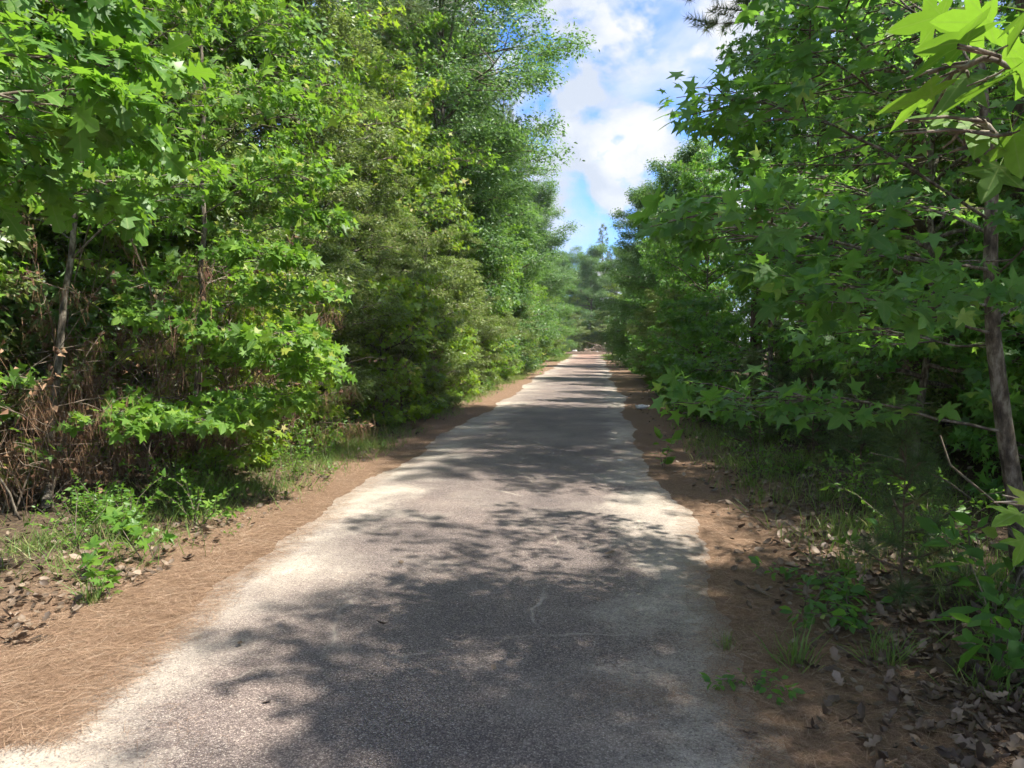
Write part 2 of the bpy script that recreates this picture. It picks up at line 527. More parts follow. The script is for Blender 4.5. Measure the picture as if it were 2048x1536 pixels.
el = ROAD_L + wav(ys, 3, 0.085) + np.random.default_rng(1).normal(0, 0.012, len(ys))
er = ROAD_R + wav(ys, 5, 0.085) + np.random.default_rng(2).normal(0, 0.012, len(ys))
cols = np.linspace(0, 1, 5)
RX = el[:, None] + (er - el)[:, None] * cols[None]
RY = np.broadcast_to(ys[:, None], RX.shape)
RZ = np.full(RX.shape, 0.012)
RZ[:, 0] = RZ[:, -1] = 0.004
ri_ = np.arange(RX.size).reshape(RX.shape)
rf = np.stack((ri_[:-1, :-1], ri_[:-1, 1:], ri_[1:, 1:], ri_[1:, :-1]), -1).reshape(-1, 4)
road = link('road', make_mesh('road', np.stack((RX, RY, RZ), -1).reshape(-1, 3), [rf], M['road'], smooth=True))
tag(road, 'narrow worn asphalt road with sandy edges', 'road', kind='structure')

# ------------------------------------------------------------------ leaf templates
def fan(half, centre, droop, fold):
    """leaf outline: right half from the petiole to the tip, mirrored; a fan of triangles round a point on the midrib"""
    h = np.array(half, float)
    left = h[1:-1][::-1] * (-1, 1)
    o = np.concatenate((h, left))
    c = np.array(centre, float)
    V2 = np.concatenate((c[None], o))
    r2 = ((V2 - c) ** 2).sum(1)
    z = -droop * r2 + fold * np.abs(V2[:, 0])
    V = np.column_stack((V2, z))
    n = len(o)
    F = np.array([(0, 1 + i, 1 + (i + 1) % n) for i in range(n)])
    return V, F


GUM_LO = fan([(0, 0), (0.46, -0.10), (0.25, 0.17), (0.78, 0.44), (0.24, 0.46), (0, 1.0)], (0, 0.24), 0.16, 0.05)
GUM_HI = fan([(0, 0.0), (0.20, -0.09), (0.48, -0.13), (0.40, 0.05), (0.27, 0.15), (0.50, 0.17), (0.80, 0.42), (0.54, 0.40), (0.24, 0.40), (0.26, 0.60), (0.13, 0.86), (0, 1.02)], (0, 0.22), 0.20, 0.06)


def rib_leaf(half, droop, fold, stem=0.0):
    h = np.array(half, float)
    n = len(h)
    V, F = [], []
    for x, y in h:
        V.append((0, y, 0)); V.append((x, y, 0)); V.append((-x, y, 0))
    V = np.array(V)
    V[:, 2] = fold * np.abs(V[:, 0]) - droop * (V[:, 1] - 0.35) ** 2
    for i in range(n - 1):
        a, b = 3 * i, 3 * (i + 1)
        F += [(a, a + 1, b + 1), (a, b + 1, b), (a, b, b + 2), (a, b + 2, a + 2)]
    return V, np.array(F)


OAK_HI = rib_leaf([(0.01, 0), (0.07, 0.14), (0.24, 0.20), (0.11, 0.33), (0.36, 0.46), (0.13, 0.53), (0.36, 0.72), (0.13, 0.74), (0.17, 0.92), (0.01, 1.0)], 0.35, 0.16)
DRY_LEAF = rib_leaf([(0.01, 0), (0.22, 0.22), (0.11, 0.36), (0.32, 0.5), (0.15, 0.6), (0.24, 0.8), (0.01, 1.0)], -0.9, 0.45)
SMALL = (np.array([(0, 0, 0), (0.24, 0.42, 0.07), (0, 1, -0.08), (-0.24, 0.42, 0.07)], float), np.array([(0, 1, 2), (0, 2, 3)]))
OVAL = (np.array([(0, 0, 0), (0.2, 0.25, 0.05), (0.24, 0.6, 0.05), (0, 1, -0.08), (-0.24, 0.6, 0.05), (-0.2, 0.25, 0.05)], float), np.array([(0, 1, 2), (0, 2, 3), (0, 3, 4), (0, 4, 5)]))


def tuft_template(n, w, spread, seed):
    r = np.random.default_rng(seed)
    V, F = [], []
    for i in range(n):
        a = 2 * pi * i / n + r.random() * 0.5
        s = spread * (0.45 + 0.75 * r.random())
        d = np.array((cos(a) * sin(s), cos(s), sin(a) * sin(s)))
        side = norm(np.cross(d, (r.random() - .5, r.random() - .5, r.random() - .5))) * w
        l = 0.75 + 0.35 * r.random()
        k = len(V)
        V += [tuple(-side), tuple(side), tuple(d * l)]
        F.append((k, k + 1, k + 2))
    return np.array(V), np.array(F)


TUFT = tuft_template(20, 0.03, 1.15, 4)
TUFT_FINE = tuft_template(34, 0.0075, 1.25, 5)

# ------------------------------------------------------------------ growing trees
UPV = np.array((0, 0, 1.0))


def limb(rng, p0, az, el0, el1, L, n=7, wob=0.10):
    pts = [np.array(p0, float)]
    a = az
    for i in range(n - 1):
        t = i / max(n - 2, 1)
        e = el0 + (el1 - el0) * t + rng.normal(0, wob * 0.6)
        a += rng.normal(0, wob)
        pts.append(pts[-1] + (L / (n - 1)) * np.array((cos(a) * cos(e), sin(a) * cos(e), sin(e))))
    return np.array(pts)


def along(pts, t):
    f = t * (len(pts) - 1)
    i = min(int(f), len(pts) - 2)
    return pts[i] + (pts[i + 1] - pts[i]) * (f - i), norm(pts[i + 1] - pts[i])


def shoots(rng, pts, n, length, t0=0.25, el=(-0.1, 0.35), spread=(0.6, 1.25), npts=4, wob=0.12):
    """side shoots left and right of a limb, mostly level"""
    out = []
    for k in range(n):
        t = t0 + (1 - t0) * (k + rng.random()) / n
        p, d = along(pts, min(t, 0.999))
        az = math.atan2(d[1], d[0]) + (1 if k % 2 else -1) * rng.uniform(*spread)
        l = length * (1.15 - 0.75 * t) * rng.uniform(0.7, 1.25)
        e = rng.uniform(*el)
        out.append(limb(rng, p, az, e, e * 0.4 - 0.05, l, npts, wob))
    out.append(np.array([along(pts, s)[0] for s in np.linspace(0.86, 0.999, npts)]))
    return out


def leaves_on(rng, twigs, spacing, petiole, size, up=0.9, tilt=0.36, t0=0.15, tip=3, fwd=0.7, towards=(0, 0, 0)):
    """alternate leaves along each twig and a few at its tip: returns pos, direction, normal, size"""
    P, D = [], []
    for tw in twigs:
        seg = np.linalg.norm(np.diff(tw, axis=0), axis=1)
        ln = seg.sum()
        k = max(1, int(ln * (1 - t0) / spacing))
        cum = np.concatenate(([0], np.cumsum(seg))) / max(ln, 1e-6)
        tt = t0 + (1 - t0) * (np.arange(k) + rng.random(k)) / k
        pts = np.stack([np.interp(tt, cum, tw[:, c]) for c in range(3)], -1)
        d = norm(tw[-1] - tw[0])
        side = norm(np.cross(d, UPV) + 1e-6)
        sg = np.where(np.arange(k) % 2 == 0, 1.0, -1.0)[:, None]
        dirs = norm(d * fwd + side * sg * rng.uniform(0.5, 1.2, (k, 1)) + rng.normal(0, 0.25, (k, 3)))
        P.append(pts); D.append(dirs)
        if tip:
            P.append(np.repeat(tw[-1][None], tip, 0))
            D.append(norm(d[None] * 0.9 + rng.normal(0, 0.6, (tip, 3))))
    P = np.concatenate(P); D = np.concatenate(D)
    n = len(P)
    pet = petiole * rng.uniform(0.5, 1.3, (n, 1))
    pos = P + D * pet + UPV * pet * 0.15
    D = D - UPV * rng.uniform(0.05, 0.55, (n, 1))
    nrm = UPV * up + np.array(towards, float) + rng.normal(0, tilt, (n, 3))
    return pos, D, nrm, size * np.clip(rng.lognormal(-0.08, 0.36, n), 0.3, 1.7)


def taper(pts, r0, r1):
    return np.linspace(r0, r1, len(pts))


def broadleaf(name, seed, H, r0, base, nprim, reach, el, nsec, seclen, ntwig, twiglen, leaf, spacing, petiole, size, mats, top=0.35, tilt=0.5, up=0.6, bulge=0.45, droop=0.0, wob=0.06, tip=3, lean=(0, 0), loose=0.03, face=0.85):
    """one kind of broad-leaved tree as three meshes: trunk, limbs, crown"""
    rng = np.random.default_rng(seed)
    nt = 11
    tr = np.zeros((nt, 3))
    tr[:, 2] = np.linspace(-0.15, H * 0.97, nt)
    w = np.cumsum(rng.normal(0, wob * H / nt, (nt, 2)), 0)
    w -= w[0]
    tr[:, :2] = w + np.linspace(0, 1, nt)[:, None] * np.array(lean)
    limbs, thin, twigs = [], [], []
    for i in range(nprim):
        t = base + (0.985 - base) * ((i + rng.random() * 0.8) / nprim)
        p, _ = along(tr, t)
        u = (t - base) / (1 - base)
        prof = (1 - abs(u - bulge) / max(bulge, 1 - bulge)) * (1 - top) + top
        L = reach * prof * rng.uniform(0.5, 1.3)
        az = i * 2.39996 + rng.normal(0, 0.35)
        e0 = el[0] + (el[1] - el[0]) * u + rng.normal(0, 0.28)
        b = limb(rng, p, az, e0, e0 * 0.35 - droop + rng.normal(0, 0.2), L, 7, 0.17)
        rb = r0 * (1 - t) * 0.55 + 0.006 + 0.004 * L
        limbs.append((b, taper(b, rb, 0.004)))
        for s in shoots(rng, b, nsec, seclen * L, 0.22, (-0.35 - droop, 0.65)):
            thin.append((s, taper(s, 0.3 * rb + 0.002, 0.002)))
            tw = shoots(rng, s, ntwig, twiglen, 0.2, (-0.25 - droop, 0.35), (0.5, 1.2), 3) if ntwig else [s]
            for q in tw[:-1] if ntwig else tw:
                if ntwig: thin.append((q, taper(q, 0.0028, 0.0015)))
                twigs.append(q)
            if ntwig: twigs.append(tw[-1])
    pos, D, nr, sz = leaves_on(rng, twigs, spacing, petiole, size, up, tilt, 0.1, tip)
    pos = pos + rng.normal(0, loose, pos.shape)
    nr = nr + norm(pos * (1, 1, 0)) * face
    V, F, rr = scatter(leaf[0], leaf[1], pos, D, nr, sz, rng, rng.uniform(0.2, 1.9, len(pos)))
    trunk = tube_mesh(name + '_trunk', [(tr, np.linspace(r0, r0 * 0.12, nt) * np.concatenate(([1.35], np.ones(nt - 1))))], M[mats[1]], 9)
    lv, lf = tubes(limbs, 5)
    tv, tf = tubes(thin, 3)
    lm = make_mesh(name + '_limbs', np.concatenate((lv, tv)), [np.concatenate((lf, tf + len(lv)))], M[mats[1]], smooth=True)
    crown = make_mesh(name + '_crown', V, [F], M[mats[0]], rr)
    return dict(trunk=trunk, limbs=lm, crown=crown, n=len(F))


def pine(name, seed, H, r0, base, nprim, reach, tuft=TUFT, tsize=0.24, dead=10, tstep=0.16, seclen=0.42, fine=False):
    rng = np.random.default_rng(seed)
    nt = 12
    tr = np.zeros((nt, 3))
    tr[:, 2] = np.linspace(-0.15, H * 0.98, nt)
    tr[:, :2] = np.cumsum(rng.normal(0, 0.012 * H / 3, (nt, 2)), 0) * np.linspace(0, 1, nt)[:, None]
    limbs, thin, P, D = [], [], [], []
    for i in range(dead):
        t = rng.uniform(base * 0.35, base)
        p, _ = along(tr, t)
        b = limb(rng, p, rng.uniform(0, 2 * pi), rng.uniform(-0.2, 0.3), -0.1, reach * rng.uniform(0.25, 0.7), 6, 0.16)
        limbs.append((b, taper(b, 0.018 * H / 16, 0.004)))
        for s in shoots(rng, b, 3, 0.5 * reach * 0.6, 0.3, (-0.3, 0.2)):
            thin.append((s, taper(s, 0.006, 0.003)))
    for i in range(nprim):
        u = (i + rng.random()) / nprim
        t = base + (0.985 - base) * u
        p, _ = along(tr, t)
        L = reach * (1.0 - 0.82 * u ** 1.3) * rng.uniform(0.7, 1.15)
        e0 = 0.05 + 0.75 * u + rng.normal(0, 0.12)
        b = limb(rng, p, i * 2.39996 + rng.normal(0, 0.4), e0, e0 + 0.25, L, 7, 0.10)
        limbs.append((b, taper(b, 0.35 * r0 * (1 - t) + 0.010, 0.006)))
        for s in shoots(rng, b, max(3, int(L * 3.2)), seclen * L, 0.3, (-0.1, 0.5)):
            thin.append((s, taper(s, 0.007, 0.004)))
            ln = np.linalg.norm(s[-1] - s[0])
            k = max(2, int(ln / tstep))
            for q in np.linspace(0.35, 1.0, k):
                pp, dd = along(s, min(q, 0.999))
                P.append(pp); D.append(dd * 0.8 + UPV * 0.45 + rng.normal(0, 0.3, 3))
    P, D = np.array(P), np.array(D)
    V, F, rr = scatter(tuft[0], tuft[1], P, D, rng.normal(0, 1, P.shape), tsize * rng.uniform(0.75, 1.25, len(P)), rng)
    trunk = tube_mesh(name + '_trunk', [(tr, np.linspace(r0, r0 * 0.15, nt))], M['bark_pine'], 10)
    lv, lf = tubes(limbs, 5); tv, tf = tubes(thin, 3)
    lm = make_mesh(name + '_limbs', np.concatenate((lv, tv)), [np.concatenate((lf, tf + len(lv)))], M['bark_pine'], smooth=True)
    return dict(trunk=trunk, limbs=lm, crown=make_mesh(name + '_crown', V, [F], M['pine'], rr), n=len(F))


KIND = {}
# young sweetgums: level sprays of star leaves, leafy almost to the ground or bare-stemmed
gp = dict(r0=0.055, leaf=GUM_LO, spacing=0.042, petiole=0.055, size=0.079, ntwig=3, twiglen=0.32, top=0.45, mats=('gum', 'bark_gum'))
KIND['gum_a'] = broadleaf('gum_a', 11, 7.4, base=0.05, nprim=58, reach=1.9, el=(0.15, 1.0), nsec=9, seclen=0.45, bulge=0.35, **gp)
KIND['gum_b'] = broadleaf('gum_b', 12, 9.0, base=0.16, nprim=60, reach=2.2, el=(0.15, 0.95), nsec=9, seclen=0.45, bulge=0.45, **gp)
KIND['gum_low'] = broadleaf('gum_low', 14, 2.6, 0.02, 0.05, 30, 1.15, (0.25, 1.15), 6, 0.5, 2, 0.25, GUM_LO, 0.05, 0.05, 0.085, ('gum', 'bark_gum'), top=0.5)
# hollies: a grey-green mass of tiny leaves
hp = dict(loose=0.03, leaf=SMALL, spacing=0.0110, petiole=0.035, size=0.055, tilt=0.75, up=0.5, tip=7, top=0.5)
KIND['holly_a'] = broadleaf('holly_a', 21, 8.2, 0.06, 0.05, 70, 1.75, (0.35, 1.1), 9, 0.42, 5, 0.33, mats=('holly', 'bark_pale'), droop=0.16, **hp)
KIND['holly_b'] = broadleaf('holly_b', 22, 3.8, 0.04, 0.03, 48, 1.45, (0.4, 1.15), 8, 0.45, 5, 0.28, mats=('holly', 'bark_pale'), droop=0.10, **hp)
# water oaks: taller, small dark leaves
op = dict(loose=0.16, leaf=SMALL, spacing=0.0145, petiole=0.07, size=0.105, tilt=0.6, up=0.6, tip=7, top=0.5)
KIND['oak_a'] = broadleaf('oak_a', 31, 15.5, 0.17, 0.36, 52, 4.5, (0.1, 1.0), 10, 0.42, 5, 0.75, mats=('water_oak', 'bark_gum'), wob=0.04, bulge=0.4, **op)
KIND['oak_b'] = broadleaf('oak_b', 32, 12.0, 0.14, 0.06, 60, 3.2, (0.2, 1.0), 9, 0.42, 5, 0.55, mats=('water_oak', 'bark_gum'), wob=0.04, bulge=0.35, **op)
KIND['pine_a'] = pine('pine_a', 41, 19.0, 0.14, 0.50, 64, 3.0, tstep=0.11, tsize=0.27)
KIND['pine_b'] = pine('pine_b', 42, 16.0, 0.11, 0.16, 84, 2.7, tstep=0.11, tsize=0.27)
KIND['pine_small'] = pine('pine_small', 43, 1.35, 0.012, 0.12, 16, 0.42, TUFT_FINE, 0.21, 0, 0.075, 0.5)


def plant(kind, name, cat, x, y, label, group=None, rz=None, s=1.0, parts=('trunk', 'limbs', 'crown'), leaf=None):
    k = KIND[kind]
    if rz is None:
        rz = random.Random(int(x * 917 + y * 131)).uniform(0, 2 * pi)
    root = empty(name, (x, y, float(bumpy(np.array(x), np.array(y)))), rz, s)
    tag(root, label, cat, group)
    for p in parts:
        c = link(p, k[p], root)
        if p == 'crown':
            c['kind'] = 'stuff'
            if leaf:
                c.material_slots[0].link = 'OBJECT'
                c.material_slots[0].material = M[leaf]
        elif p == 'limbs':
            c['kind'] = 'stuff'
    return root

# ------------------------------------------------------------------ trees close to the camera, leaf by leaf
def with_petiole(t, ln=0.5):
    V, F = t
    k = len(V)
    V = np.concatenate((V, [(-0.014, 0, 0), (0.014, 0, 0), (0, -ln, 0.07)]))
    return V, np.concatenate((F, [(k, k + 1, k + 2)]))


def leaf_meshes(name, t, mat):
    out = []
    for i, c in enumerate((0.25, 0.8, 1.35, 1.9)):
        V = t[0].copy()
        V[:, 2] *= c
        V[:, 2] += 0.05 * V[:, 0] * (i - 1.5)
        out.append(make_mesh('%s_%d' % (name, i), V, [t[1]], mat, np.full(len(V), 0.0)))
    return out


GUM_P = with_petiole(GUM_HI)
OAK_P = with_petiole(OAK_HI, 0.18)
LEAF = {
    'gum': leaf_meshes('gum_leaf', GUM_P, M['gum_veined']),
    'gum_dark': leaf_meshes('gum_leaf_deep', GUM_P, M['gum_dark_veined']),
    'oak': leaf_meshes('oak_leaf', OAK_P, M['oak_veined']),
}


def close_tree(name, label, cat, trunk, r0, r1, branches, mat, bark, tmpl, size, spacing=0.055, petiole=0.07, sh_n=9, sh_len=0.42, tw_n=2, tw_len=0.2, seed=1, nleaf=300, rb=0.02, tilt=0.36, up=0.9, sh_el=(-0.2, 0.35), t0=0.25, extra=(), bare=(), towards=(0, 0, 0)):
    """a tree whose trunk and branches follow given points; its largest leaves are objects of their own"""
    rng = np.random.default_rng(seed)
    trunk = np.array(trunk, float)
    base = trunk[0].copy()
    root = empty(name, base)
    tag(root, label, cat)
    tr = [(trunk - base, np.linspace(r0, r1, len(trunk)) * np.concatenate(([1.3], np.ones(len(trunk) - 1))))]
    link('trunk', tube_mesh(name + '_trunk', tr, M[bark], 12), root)
    twigs = []
    for bi, b in enumerate(branches):
        b = np.array(b, float)
        # resample smoothly with a little waver
        t = np.linspace(0, 1, len(b)); tt = np.linspace(0, 1, max(9, 3 * len(b)))
        bb = np.stack([np.interp(tt, t, b[:, c]) for c in range(3)], -1)
        bb[1:-1] += rng.normal(0, 0.012, bb[1:-1].shape)
        bb[1:-1] = (bb[:-2] + bb[1:-1] * 2 + bb[2:]) / 4
        ln = np.linalg.norm(np.diff(bb, axis=0), axis=1).sum()
        tub = [(bb - base, taper(bb, rb * (0.6 + 0.25 * ln), 0.004))]
        thin = []
        for s in shoots(rng, bb, max(3, int(sh_n * ln / 1.5)), sh_len * (0.5 if bi in bare else 1), t0, sh_el):
            thin.append((s - base, taper(s, 0.0022 if bi in bare else 0.006, 0.0012 if bi in bare else 0.0025)))
            tw = shoots(rng, s, tw_n, tw_len, 0.3, (-0.35, 0.35), (0.5, 1.1), 3)
            for q in tw[:-1]:
                thin.append((q - base, taper(q, 0.003, 0.0018)))
            if bi not in bare: twigs += tw
        a, fa = tubes(tub, 7); c, fc = tubes(thin, 4)
        link('branch', make_mesh(name + '_branch', np.concatenate((a, c)), [np.concatenate((fa, fc + len(a)))], M[bark], smooth=True), root)
    pos, D, nr, sz = leaves_on(rng, twigs, spacing, petiole, size, up, tilt, 0.1, 3, 0.7, towards)
    for p, d, n_, s_ in extra:
        pos = np.concatenate((pos, [p])); D = np.concatenate((D, [d])); nr = np.concatenate((nr, [n_])); sz = np.concatenate((sz, [s_]))
    x, y, dep = to_px(pos)
    score = np.where((x > -30) & (x < 2080) & (y > -30) & (y < 1560) & (dep > 0.3), sz / np.maximum(dep, 0.1), 0)
    order = np.argsort(-score)
    order = order[score[order] > 0][:nleaf]
    single = np.zeros(len(pos), bool); single[order] = True
    yv = norm(D); nv = norm(nr - yv * np.sum(nr * yv, -1, keepdims=True)); xv = np.cross(yv, nv)
    meshes = LEAF[mat]
    for i in order:
        o = link('leaf', meshes[int(rng.integers(len(meshes)))], root)
        m = np.eye(4)
        m[:3, 0] = xv[i] * sz[i]; m[:3, 1] = yv[i] * sz[i]; m[:3, 2] = nv[i] * sz[i]; m[:3, 3] = pos[i] - base
        o.matrix_basis = Matrix(m.tolist())
    r = ~single
    if r.any():
        V, F, rr = scatter(tmpl[0], tmpl[1], pos[r] - base, D[r], nr[r], sz[r], rng, rng.uniform(0.2, 1.9, r.sum()))
        c = link('crown', make_mesh(name + '_crown', V, [F], M[mat], rr), root)
        c['kind'] = 'stuff'
    return root


def pl(*pts):
    return [px(*p) for p in pts]


# --- right: the sweetgum whose trunk stands near the right edge
t0_ = gnd(2050, 1190)
trunkR = [t0_ - (0, 0, .1)] + pl((2032, 1000, 4.45), (2008, 850, 4.42), (1987, 680, 4.4), (1981, 520, 4.4), (1984, 350, 4.42), (1970, 230, 4.4), (1950, 40, 4.35), (1925, -220, 4.3), (1900, -560, 4.25))
brR = [
    pl((1985, 668, 4.4), (1900, 640, 4.2), (1826, 620, 4.1), (1700, 560, 3.9), (1590, 520, 3.7)),
    pl((1980, 440, 4.4), (1848, 354, 4.1), (1731, 281, 3.9), (1629, 237, 3.8), (1530, 205, 3.8), (1460, 210, 3.8)),
    pl((1982, 540, 4.4), (1800, 515, 4.0), (1640, 478, 3.6), (1520, 440, 3.3), (1440, 425, 3.2)),
    pl((1972, 250, 4.4), (1860, 170, 4.2), (1734, 95, 4.0), (1680, 25, 3.9), (1650, -50, 3.8)),
    pl((2008, 863, 4.4), (1890, 840, 4.4), (1771, 812, 4.4), (1650, 800, 4.3), (1520, 790, 4.3), (1440, 800, 4.2)),
    pl((1984, 350, 4.4), (1900, 260, 4.2), (1780, 200, 4.0), (1660, 130, 3.9), (1590, 90, 3.8)),
    pl((1985, 690, 4.4), (1900, 690, 4.7), (1780, 665, 5.0), (1660, 640, 5.2)),
    pl((1983, 470, 4.4), (1900, 430, 4.9), (1780, 400, 5.4), (1640, 350, 5.8), (1540, 340, 6.0)),
    pl((1983, 610, 4.4), (1870, 590, 3.9), (1760, 600, 3.4), (1660, 590, 3.1)),
    pl((1960, 120, 4.4), (1850, 40, 4.4), (1760, -40, 4.5), (1690, -120, 4.6)),
    pl((1985, 300, 4.4), (2050, 220, 4.2), (2150, 150, 4.0)),
    pl((1985, 560, 4.4), (2060, 480, 4.1), (2160, 430, 3.9)),
    pl((1986, 640, 4.4), (2080, 590, 5.2), (2200, 540, 6.0)),
    pl((1950, 40, 4.35), (2080, -120, 4.6), (2250, -260, 5.0)),
    pl((1940, -80, 4.33), (1840, -220, 4.2), (1740, -360, 4.2)),
    pl((1925, -220, 4.3), (1820, -420, 4.8), (1650, -560, 5.4)),
    pl((1915, -320, 4.3), (1900, -520, 3.6), (1800, -760, 3.0)),
    pl((1978, 180, 4.4), (1900, 60, 4.9), (1800, -20, 5.5), (1700, -60, 6.0)),
]
close_tree('sweetgum_tree', 'sweetgum with grey-brown leaning trunk nearest the right edge, branches reaching over the road', 'tree', trunkR, 0.052, 0.015, brR, 'gum_dark', 'bark_gum', GUM_LO, 0.068, seed=51, sh_n=14, sh_len=0.55, tw_n=3, tw_len=0.25, rb=0.009, spacing=0.062, up=0.75, tilt=0.45, towards=(-0.2, -0.35, 0))

# --- right: large bright leaves hanging into the upper right corner, very close; the stem stands outside the picture
trunkN = [(2.75, 1.2, -0.1), (2.72, 1.22, 0.9), (2.68, 1.25, 1.9), (2.65, 1.3, 2.9), (2.6, 1.32, 4.1), (2.55, 1.36, 5.4)]
brN = [
    [(2.68, 1.25, 1.75), (1.8, 1.15, 1.95)] + pl((2120, 150, 1.12), (1990, 130, 1.10), (1915, 140, 1.10)),
    [(2.68, 1.25, 1.65), (1.8, 1.2, 1.85)] + pl((2140, 260, 1.16), (2040, 255, 1.15), (1950, 240, 1.15)),
    [(2.72, 1.22, 0.95), (1.9, 1.35, 1.15)] + pl((2160, 1000, 1.7), (2060, 1015, 1.65)),
    [(2.65, 1.3, 3.0), (2.5, 2.0, 3.5), (2.3, 2.7, 3.9)],
    [(2.62, 1.3, 3.6), (2.0, 1.9, 4.2), (1.3, 2.4, 4.7)],
    [(2.6, 1.32, 4.1), (3.2, 1.7, 4.8), (3.7, 2.1, 5.2)],
    [(2.57, 1.34, 4.7), (2.2, 2.0, 5.4), (1.8, 2.6, 5.9)],
]
ex = []
for (x_, y_, Y_, s_, dx, dy, dz, nx, ny, nz) in (       # foot of the blade, distance, size, direction of the tip, direction of the face
        (1935, 85, 1.06, 0.090, -0.75, -0.3, -0.10, 0.15, 0.35, 0.90), (1870, 190, 1.10, 0.086, -0.9, -0.1, -0.15, 0.10, 0.30, 0.92), (1985, 45, 1.05, 0.080, -0.3, 0.3, 0.15, 0.2, 0.4, 0.85),
        (1975, 175, 1.12, 0.082, -0.5, -0.4, -0.20, 0.20, 0.40, 0.85), (2040, 150, 1.10, 0.085, 0.4, -0.4, -0.1, 0.1, 0.45, 0.85), (2025, 265, 1.14, 0.070, 0.1, -0.2, -0.9, 0.5, 0.55, 0.4),
        (2000, 330, 1.16, 0.062, -0.35, 0.0, -0.8, 0.4, 0.6, 0.4), (2050, 20, 1.0, 0.08, 0.4, 0.2, 0.1, 0.1, 0.4, 0.85), (1905, 240, 1.16, 0.060, -0.6, 0.3, 0.2, -0.2, -0.5, 0.8),
        (1955, 250, 1.16, 0.074, -0.2, -0.5, -0.5, 0.3, 0.5, 0.75), (2060, 240, 1.12, 0.078, 0.6, -0.2, -0.3, 0.3, 0.5, 0.75), (1890, 30, 1.15, 0.075, -0.7, 0.2, -0.1, 0.1, 0.35, 0.9),
        (1935, 150, 1.2, 0.08, -0.5, 0.1, -0.6, -0.2, -0.55, 0.7), (2010, 95, 1.2, 0.08, 0.2, -0.4, -0.3, 0.2, 0.5, 0.8),
        (2040, 1025, 1.65, 0.070, -0.7, -0.2, -0.25, -0.1, -0.4, 0.85), (2050, 1075, 1.65, 0.065, -0.3, -0.2, -0.9, 0.3, -0.6, 0.5), (2055, 1010, 1.62, 0.06, 0.3, 0.2, 0.5, -0.1, -0.7, 0.6)):
    ex.append((px(x_, y_, Y_), np.array((dx, dy, dz)), np.array((nx, ny, nz)), s_))
close_tree('sweetgum_tree', 'sweetgum with big bright leaves hanging close in the upper right corner', 'tree', trunkN, 0.05, 0.012, brN, 'gum', 'bark_gum', GUM_LO, 0.085, seed=52, sh_n=5, sh_len=0.22, tw_n=1, tw_len=0.12, nleaf=60, rb=0.0028, spacing=0.13, t0=0.7, extra=ex, sh_el=(-0.3, 0.2), bare=(0, 1, 2))

# --- left: red oak with large lobed leaves hanging into the upper left corner; its trunk stands outside the picture
trunkO = [(-5.0, 2.3, -0.1), (-4.95, 2.4, 1.0), (-4.9, 2.5, 2.2), (-4.75, 2.7, 3.6), (-4.7, 2.8, 5.2), (-4.6, 2.9, 7.0)]
brO = [
    [(-4.9, 2.5, 2.1)] + pl((-300, 180, 3.0), (-60, 120, 3.2), (120, 100, 3.4), (260, 120, 3.6)),
    [(-4.9, 2.5, 2.3)] + pl((-320, 60, 2.9), (-80, 0, 3.1), (100, -10, 3.4), (230, 10, 3.5)),
    [(-4.92, 2.5, 1.9)] + pl((-300, 320, 3.2), (-40, 270, 3.5), (140, 260, 3.8), (270, 290, 4.0)),
    [(-4.92, 2.5, 1.75)] + pl((-300, 400, 3.2), (-60, 380, 3.6), (110, 390, 3.9), (240, 420, 4.1)),
    [(-4.8, 2.6, 3.0), (-3.9, 2.4, 3.6), (-3.2, 3.0, 4.0)],
    [(-4.75, 2.7, 3.6), (-4.1, 3.6, 4.3), (-3.3, 4.6, 4.7)],
    [(-4.7, 2.8, 4.4), (-5.5, 3.6, 5.2), (-6.0, 4.4, 5.6)],
    [(-4.65, 2.85, 5.2), (-4.0, 2.3, 6.0), (-3.5, 1.8, 6.5)],
    [(-4.6, 2.9, 6.0), (-4.2, 3.6, 6.9), (-4.0, 4.2, 7.5)],
    [(-4.9, 2.5, 2.0)] + pl((-250, 250, 2.9), (-30, 190, 3.0), (100, 180, 3.2), (200, 210, 3.3)),
]
close_tree('oak_tree', 'oak with large lobed leaves hanging into the upper left corner', 'tree', trunkO, 0.10, 0.03, brO, 'oak', 'bark_gum', OAK_HI, 0.125, seed=53, sh_n=9, sh_len=0.45, tw_n=2, tw_len=0.2, spacing=0.075, petiole=0.025, nleaf=260, rb=0.008, tilt=0.5, up=0.65, towards=(0.35, -0.2, 0))

# --- left: slim pale trunk at the left edge
trunkL = [gnd(92, 1035) - (0, 0, .1)] + pl((96, 960, 6.75), (100, 880, 6.75), (112, 770, 6.75), (120, 690, 6.75), (128, 600, 6.8), (142, 520, 6.85), (150, 430, 6.85), (165, 300, 6.9), (180, 150, 6.9), (190, -60, 6.9), (200, -300, 7.0))
brL = [
    pl((112, 890, 6.75), (150, 868, 6.6), (200, 835, 6.4), (262, 818, 6.2)),
    pl((140, 520, 6.85), (220, 440, 6.6), (330, 380, 6.4), (400, 350, 6.2)),
    pl((150, 430, 6.85), (90, 350, 6.6), (20, 300, 6.4)),
    pl((158, 360, 6.9), (240, 280, 6.8), (350, 220, 6.6), (430, 200, 6.5)),
    pl((170, 250, 6.9), (100, 170, 6.6), (30, 110, 6.2)),
    pl((176, 200, 6.9), (260, 110, 6.8), (370, 40, 6.7)),
    pl((183, 100, 6.9), (260, 0, 6.6), (380, -80, 6.4)),
    pl((190, -60, 6.9), (280, -180, 7.0), (380, -260, 7.1)),
    pl((192, -100, 6.9), (110, -220, 6.7), (20, -300, 6.6)),
    pl((160, 330, 6.9), (200, 250, 7.6), (260, 200, 8.4)),
    pl((150, 440, 6.85), (200, 380, 6.2), (260, 350, 5.7)),
    pl((146, 480, 6.85), (80, 440, 6.9), (10, 420, 6.9)),
]
